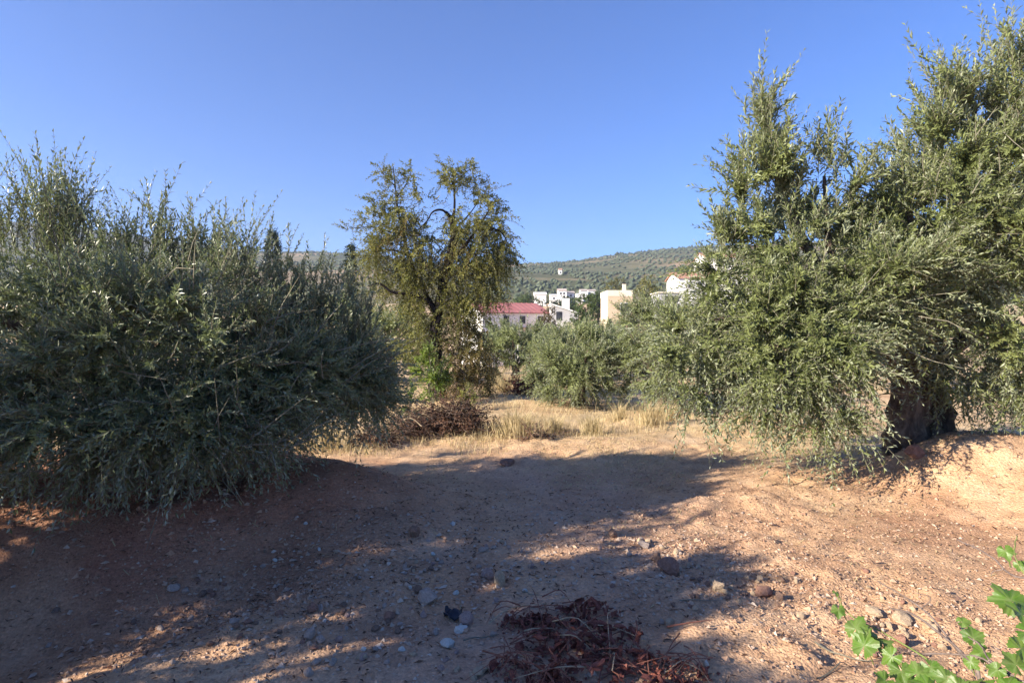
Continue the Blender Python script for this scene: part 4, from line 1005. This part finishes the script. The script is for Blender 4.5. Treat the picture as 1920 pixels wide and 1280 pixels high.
def leaf_litter():
    g = np.random.default_rng(18); n = 5200
    x = np.concatenate([g.normal(-.3, 2.4, n // 2), g.normal(3.5, 1.8, n // 4), g.normal(-1.5, 1.5, n // 4)]); y = np.concatenate([g.normal(4.4, 1.6, n // 2), g.normal(6.2, 1.2, n // 4), g.normal(4.0, .9, n // 4)])
    k = (y > 2.0) & (y < 10); x, y = x[k], y[k]; n = len(x)
    a = g.uniform(0, 6.28, n); D = np.stack([np.cos(a), np.sin(a), g.normal(.15, .2, n)], 1); Nn = np.stack([g.normal(0, .4, n), g.normal(0, .4, n), np.ones(n)], 1)
    V, R = leaves(np.stack([x, y, height(x, y) + .006], 1), D, Nn, g.uniform(.02, .055, n), g.uniform(.006, .014, n), g.random(n), .3)
    obj('leaf_litter', mesh_np('leaf_litter', V, np.arange(4 * n).reshape(-1, 4), None, {'rnd': R}), M['dead_brown'], kind='stuff', label='fallen dry leaves scattered over the earth', cat='leaf litter')
leaf_litter()
# ---------------------------------------------------------------- brush heaps of dead wood
def brush(label, px, py, d, w, dep, h, n, seed, leafm='dead_brown', nleaf=10, leaf=(.05, .022), tw=.004, L=(.2, .5)):
    b = at(px, py, d); b[2] = hz(b[0], d); root = thing('brush_heap', label, 'brush heap', b); F = Foliage(seed); g = F.g
    u = g.normal(size=(n, 3)); u[:, 2] = np.abs(u[:, 2]); u = nrm(u); r = g.random((n, 1)) ** .4
    p0 = b + u * r * np.array((w / 2, dep / 2, h * .85)); d0 = g.normal(size=(n, 3)) * (1, 1, .55) + u * .3
    F.shoots(p0, d0, g.uniform(*L, n), .15, nleaf, leaf, ang=1.0, twig=tw, curl=.3)
    F.build(root, M[leafm], M['cane'], 'dead_leaves', 'dead_twigs')
    mb = MB()
    for k in range(4):
        a = g.uniform(0, 6.28); L_ = g.uniform(.4, .8) * w * .6; c = np.array((g.uniform(-.3, .3) * w, g.uniform(-.5, .1) * dep, h * g.uniform(.3, .8))); dv = np.array((math.cos(a), .3 * math.sin(a), g.uniform(-.2, .5))) * L_ / 2
        mb.tube(smooth_path([c - dv, c + (0, 0, .06), c + dv], 6), np.linspace(.009, .004, 6), 5)
    obj('pale_sticks', mb.mesh('pale_sticks'), M['straw'], root)
brush('dark reddish-brown heap of dead prunings below the almond tree', 845, 828, 9.4, 1.35, .8, .54, 600, 61, nleaf=16)
brush('rusty brown dry bush left of the dark brush heap', 768, 838, 9.1, .8, .6, .5, 380, 62, leaf=(.03, .012), tw=.003, nleaf=16, L=(.15, .35))
brush('low dark brush in the shade under the right skirt of the left olive', 705, 855, 8.6, .7, .5, .22, 160, 63)
brush('dark crimson heap of dead prunings under the middle olive trees', 1000, 735, 15.0, .9, .6, .5, 260, 64, leafm='dead_red', leaf=(.09, .05))
brush('thin twiggy debris on the sunlit verge', 1010, 832, 8.7, .5, .3, .08, 50, 65)

# ---------------------------------------------------------------- heap of dried red vine prunings in front
def crumpled(seed):
    """one curled dry leaf"""
    g = np.random.default_rng(seed); k = 5
    u, v = np.meshgrid(np.linspace(-1, 1, k), np.linspace(-1, 1, k)); wv = (1 - .35 * np.abs(v)) * (1 - .5 * (v > .6))
    c = g.uniform(1.2, 2.6); x = np.sin(u * c) / c * wv; z = (1 - np.cos(u * c)) / c * g.choice([-1, 1]) + .28 * np.sin(v * g.uniform(1.5, 3.2) + g.uniform(0, 3)) + g.normal(0, .16, u.shape)
    P = np.stack([x, v + g.normal(0, .08, u.shape), z], -1).reshape(-1, 3); i = np.arange(k * k).reshape(k, k)
    q = np.stack([i[:-1, :-1], i[:-1, 1:], i[1:, 1:], i[1:, :-1]], -1).reshape(-1, 4)
    me = mesh_np('dry_leaf', P * .5, q, None, None, True); me.materials.append(M['dead_red']); return me
def red_heap():
    d = 3.25; b = at(1120, 1225, d); b[2] = hz(b[0], d)
    root = thing('pruning_heap', 'heap of dried dark red vine prunings and curled leaves at the bottom edge', 'heap', b)
    g = np.random.default_rng(99); LM = [crumpled(300 + k) for k in range(9)]
    blobs = [(1105, 1140, .16, .12, 60), (1080, 1185, .24, .10, 70), (970, 1165, .10, .05, 22), (1015, 1160, .08, .06, 14), (1030, 1205, .16, .08, 36), (1150, 1190, .18, .12, 50), (960, 1245, .09, .06, 16), (1030, 1262, .10, .10, 26),
             (1160, 1240, .26, .13, 66), (1230, 1250, .2, .10, 44), (1290, 1258, .10, .04, 18), (1100, 1262, .22, .13, 50)]
    cnt = 0
    for px, py, r, h, n in blobs:
        dd = 3.0
        for _ in range(30):
            c = at(px, py, dd); e = c[2] - hz(c[0], dd) - h * .5; dd += e * .8 * dd / CAM_Z
        for k in range(int(n * .6)):
            a = g.uniform(0, 6.28); q = r * math.sqrt(g.random()); x, y = c[0] + math.cos(a) * q, c[1] + math.sin(a) * q * .8
            z = hz(x, y) + .01 + h * g.random() * max(.15, 1 - (q / r) ** 2)
            o = obj('leaf', LM[g.integers(9)], None, root, (x - b[0], y - b[1], z - b[2])); s = g.uniform(.025, .062); cnt += 1
            o.scale = (s * g.uniform(.7, 1.2), s * g.uniform(.9, 1.5), s); o.rotation_euler = g.uniform(-1.4, 1.4, 3) + (0, 0, g.uniform(0, 6))
    n = 900; V = []; ks = g.integers(0, len(blobs), n); cen = []
    for px, py, r, h, _ in blobs:
        dd = 3.0
        for _ in range(30):
            c = at(px, py, dd); e = c[2] - hz(c[0], dd) - h * .5; dd += e * .8 * dd / CAM_Z
        cen.append((c[0], c[1], r, h))
    CEN = list(cen); cen = np.array(cen)[ks]; a = g.uniform(0, 6.28, n); q = np.sqrt(g.random(n)) * np.where(g.random(n) < .2, 1.9, 1.1)
    x, y = cen[:, 0] + np.cos(a) * q * cen[:, 2], cen[:, 1] + np.sin(a) * q * cen[:, 2] * .8
    z = height(x, y) + .006 + cen[:, 3] * g.random(n) * np.clip(1 - q ** 2, .08, 1)
    P = np.stack([x, y, z], 1); V, R = leaves(P, g.normal(size=(n, 3)), g.normal(size=(n, 3)), g.uniform(.015, .045, n), g.uniform(.008, .02, n), g.random(n), .5)
    obj('leaf_fragments', mesh_np('leaf_fragments', V - b, np.arange(4 * n).reshape(-1, 4), None, {'rnd': R}), M['dead_red'], root, kind='stuff')
    for k in range(84):
        c = CEN[g.integers(len(CEN))]; r = c[2] * .8
        x, y = c[0] + g.normal(0, r * .6), c[1] + g.normal(0, r * .4); L = g.uniform(.12, .42); a = g.normal(0.2, .9) if g.random() < .6 else g.uniform(0, 3.14)
        dx, dy = math.cos(a) * L / 2, -math.sin(a) * L / 2
        z1, z2 = hz(x - dx, y - dy) + g.uniform(.01, .1), hz(x + dx, y + dy) + g.uniform(.005, .07); zm = max(z1, z2) + g.uniform(0, .05)
        P = smooth_path([(x - dx, y - dy, z1), (x + g.normal(0, .02), y + g.normal(0, .02), zm), (x + dx, y + dy, z2)], 7) - b
        m = MB().tube(P, np.linspace(g.uniform(.0028, .005), .0014, 7), 5)
        obj('stem', m.mesh('stem'), M['straw' if g.random() < .2 else 'stem_red'], root)
    # the long bare tendril that reaches right
    P = [at(1250, 1225, 3.2), at(1300, 1228, 3.2), at(1335, 1224, 3.22)]
    P = [np.array((p[0], p[1], hz(p[0], p[1]) + z)) - b for p, z in zip(P, (.04, .02, .05))]
    obj('stem', MB().tube(smooth_path(P, 8), np.linspace(.005, .002, 8), 5).mesh('stem'), M['stem_red'], root)
red_heap()
def scrap():
    p = at(850, 1182, 3.35); z = hz(p[0], p[1]); g = np.random.default_rng(4)
    u, v = np.meshgrid(np.linspace(-1, 1, 9), np.linspace(-1, 1, 7))
    P = np.stack([u * .05 + g.normal(0, .003, u.shape), v * .05 + g.normal(0, .004, u.shape), .014 + .02 * np.sin(u * 2.5 + 1) * np.cos(v * 3) + .012 * g.random(u.shape)], -1).reshape(-1, 3)
    i = np.arange(63).reshape(7, 9); q = np.stack([i[:-1, :-1], i[:-1, 1:], i[1:, 1:], i[1:, :-1]], -1).reshape(-1, 4)
    me = mesh_np('scrap', P, q, None, None, True)
    o = obj('plastic_scrap', me, M['plastic_black'], None, (p[0], p[1], z + .005), 'crumpled black plastic scrap among pale stones on the track', 'scrap')
    md = o.modifiers.new('thickness', 'SOLIDIFY'); md.thickness = .002
scrap()
def sticks():
    g = np.random.default_rng(44)
    L = [(900, 1200, .2, .3, 'thin pale straw stick by the black plastic scrap'), (1590, 1235, .3, -.4, 'grey twig on the sunny earth left of the vine'), (1310, 1128, .22, .1, 'thin stick lying in the crumbly strip'),
         (1560, 1262, .25, .5, 'crooked grey twig at the bottom edge left of the vine'), (300, 1010, .3, .7, 'thin dry stick under the left olive skirt'), (1000, 1118, .14, -.3, 'short dry twig above the red heap')]
    for px, py, ln, a, lab in L:
        dd = 3.2
        for _ in range(30): c = at(px, py, dd); e = c[2] - hz(c[0], dd); dd += e * .8 * dd / CAM_Z
        P = []
        for t in np.linspace(-.5, .5, 6):
            x, y = c[0] + math.cos(a) * ln * t + g.normal(0, .006), c[1] + math.sin(a) * ln * t; P.append((x, y, hz(x, y) + .008 + .012 * g.random()))
        b = np.array(P[0]); obj('stick', MB().tube(smooth_path(np.array(P) - b, 10), np.linspace(.005, .002, 10), 5).mesh('stick'), M['twig'], None, b, lab, 'stick')
sticks()

# ---------------------------------------------------------------- the vine at the lower right
def vine_leaf(seed):
    """palmate five-lobed toothed leaf with veins pressed in, about 1 wide"""
    g = np.random.default_rng(seed); na = 60
    th = np.linspace(-math.pi * .93, math.pi * .93, na); lob = np.zeros(na)
    for c, wd, hgt in ((0, .50, 1.0), (1.05, .50, .90), (-1.05, .50, .90), (2.05, .55, .74), (-2.05, .55, .74)):
        lob = np.maximum(lob, hgt * np.exp(-((th - c) / wd) ** 2 * .55))
    lob = np.maximum(lob, .72) * (1 + .075 * np.where(np.arange(na) % 3 == 0, 1, -.6)) * (1 + g.normal(0, .025, na))
    rings = np.array([.0, .33, .68, 1.0]); cup = g.uniform(-.15, .5); tw = g.normal(0, .12); wav = g.uniform(0, 6)
    V = []
    for r in rings[1:]:
        x, y = np.sin(th) * lob * r * .58, np.cos(th) * lob * r * .58
        vein = -np.exp(-(np.abs(((th + .52) % 1.05) - .52) / .16) ** 2) * .035 * r
        z = -cup * (x ** 2 + y ** 2) * 1.5 + tw * x * y + vein + .075 * r * r * np.sin(th * 4 + wav)
        V.append(np.stack([x, y, z], 1))
    V = np.concatenate([[[0, 0, 0]]] + V); T = [(0, 1 + k + 1, 1 + k) for k in range(na - 1)]; Q = []
    for r in range(2):
        a = 1 + r * na; b = a + na; Q += [(a + k, a + k + 1, b + k + 1, b + k) for k in range(na - 1)]
    ve = np.concatenate([[1.0]] + [np.exp(-(np.abs(((th + .52) % 1.05) - .52) / .10) ** 2) * (1.1 - .6 * r) for r in rings[1:]])
    rnd = np.full(len(V), g.uniform(.15, .8)) + g.normal(0, .12, len(V))
    me = mesh_np('vine_leaf', V, Q, T, {'rnd': rnd, 'vein': ve}, True); me.materials.append(M['vine']); return me
def vine():
    A = at; base = np.array((1.75, 1.25, 0.0)); base[2] = hz(base[0], base[1])
    root = thing('grape_vine', 'sprawling vine with lobed bright green leaves and bare dark canes at the bottom right', 'vine', base)
    VL = [vine_leaf(500 + k) for k in range(7)]; g = np.random.default_rng(66)
    canes = [([(1860, 1290, 1.95), (1790, 1210, 2.15), (1730, 1140, 2.35), (1645, 1087, 2.55)], .0055, .0025),
             ([(1850, 1285, 1.95), (1830, 1250, 2.0), (1770, 1190, 2.2), (1715, 1150, 2.35), (1672, 1138, 2.45)], .007, .003),
             ([(1960, 1110, 1.9), (1900, 1080, 2.0), (1850, 1040, 2.1), (1795, 1013, 2.2)], .0045, .002),
             ([(1980, 1300, 1.7), (1890, 1262, 1.8), (1830, 1230, 1.9), (1700, 1225, 2.1)], .005, .0025),
             ([(1930, 1285, 1.75), (1860, 1245, 1.85), (1838, 1215, 1.95), (1815, 1200, 2.0)], .0045, .0022),
             ([(1800, 1300, 1.85), (1740, 1240, 2.0), (1660, 1190, 2.15), (1590, 1150, 2.25), (1565, 1112, 2.3)], .004, .0018),
             ([(1985, 1180, 1.7), (1915, 1070, 1.8), (1900, 1035, 1.85), (1900, 1000, 1.9)], .003, .0015),
             ([(1725, 1140, 2.35), (1745, 1120, 2.33), (1722, 1110, 2.36)], .0025, .0012),
             ([(1880, 1065, 2.03), (1860, 1070, 2.05), (1855, 1078, 2.05)], .0025, .0012)]
    TOP = np.array((1.62, 1.72, .60))      # head of the stock, where the canes spring
    obj('stock', MB().tube(smooth_path([base - base, (-.03, .22, .28), TOP - base], 12), np.linspace(.028, .016, 12), 9, .14, 3).mesh('stock', smooth=True), M['bark_olive'], root)
    for k, (pts, r0, r1) in enumerate(canes):
        P = smooth_path(([TOP] if k < 7 else []) + [A(*p) for p in pts], 5 * len(pts)); P = P + np.cumsum(g.normal(0, .0012, P.shape), 0)
        P[:, 2] = np.maximum(P[:, 2], height(P[:, 0], P[:, 1]) + .015)
        obj('cane', MB().tube(P - base, np.linspace(r0, r1, len(P)), 7, .08, k).mesh('cane', smooth=True), M['cane_green' if k in (5, 6) else 'cane'], root)
    LV = [(1572, 1143, 2.25, 34), (1568, 1110, 2.3, 18), (1605, 1178, 2.15, 60), (1620, 1210, 2.1, 66), (1632, 1190, 2.12, 44), (1655, 1205, 2.1, 46), (1672, 1230, 2.05, 50), (1690, 1258, 2.0, 60), (1720, 1262, 1.95, 58), (1745, 1250, 1.95, 48),
          (1660, 1275, 1.95, 50), (1740, 1285, 1.85, 64), (1775, 1272, 1.85, 54), (1805, 1165, 2.1, 30), (1825, 1195, 2.0, 50), (1842, 1222, 1.95, 44), (1895, 1125, 1.85, 80), (1915, 1150, 1.8, 60), (1840, 1275, 1.8, 62), (1890, 1285, 1.75, 60),
          (1915, 1215, 1.75, 66), (1905, 1245, 1.75, 56), (1885, 1032, 1.9, 38), (1912, 1058, 1.85, 30), (1870, 1255, 1.8, 40), (1800, 1290, 1.8, 60), (1930, 1185, 1.75, 60), (1820, 1240, 1.9, 34), (1700, 1290, 1.9, 60)]
    for k, (px, py, d, s) in enumerate(LV):
        p = A(px, py, d); sc = s / FPX * d * 0.84
        o = obj('leaf', VL[k % 7], None, root, p - base); o.scale = (sc,) * 3
        nrm_ = Vector((g.normal(-.35, .4), g.normal(-.55, .35), g.uniform(.45, 1.1))).normalized(); spin = g.uniform(0, 6.28)
        o.rotation_mode = 'QUATERNION'; o.rotation_quaternion = nrm_.to_track_quat('Z', 'Y') @ Matrix.Rotation(spin, 3, 'Z').to_quaternion()
        # petiole down to the nearest cane side
        q = p + np.array((g.uniform(.01, .05), g.uniform(-.02, .03), -g.uniform(.04, .08)))
        if p[2] - hz(p[0], p[1]) > .1: obj('petiole', MB().tube(smooth_path([p - base, (p + q) / 2 + (0, 0, .008) - base, q - base], 5), np.linspace(.0014, .002, 5), 5).mesh('petiole'), M['cane_green'], root)
vine()

# ---------------------------------------------------------------- the air
def haze():
    mb = MB().box(-2300, 2300, -90, 1760, -6, 250)
    m = bpy.data.materials.new('haze'); m.use_nodes = True; t = m.node_tree
    t.nodes.remove(t.nodes['Principled BSDF'])
    v = t.nodes.new('ShaderNodeVolumePrincipled'); v.inputs['Color'].default_value = (0.80, 0.88, 1.0, 1); v.inputs['Density'].default_value = 0.00026
    v.inputs['Anisotropy'].default_value = 0.2
    t.links.new(v.outputs[0], t.nodes['Material Output'].inputs['Volume'])
    obj('haze', mb.mesh('haze'), m, kind='stuff', label='thin bluish air over the valley', cat='haze')
haze()
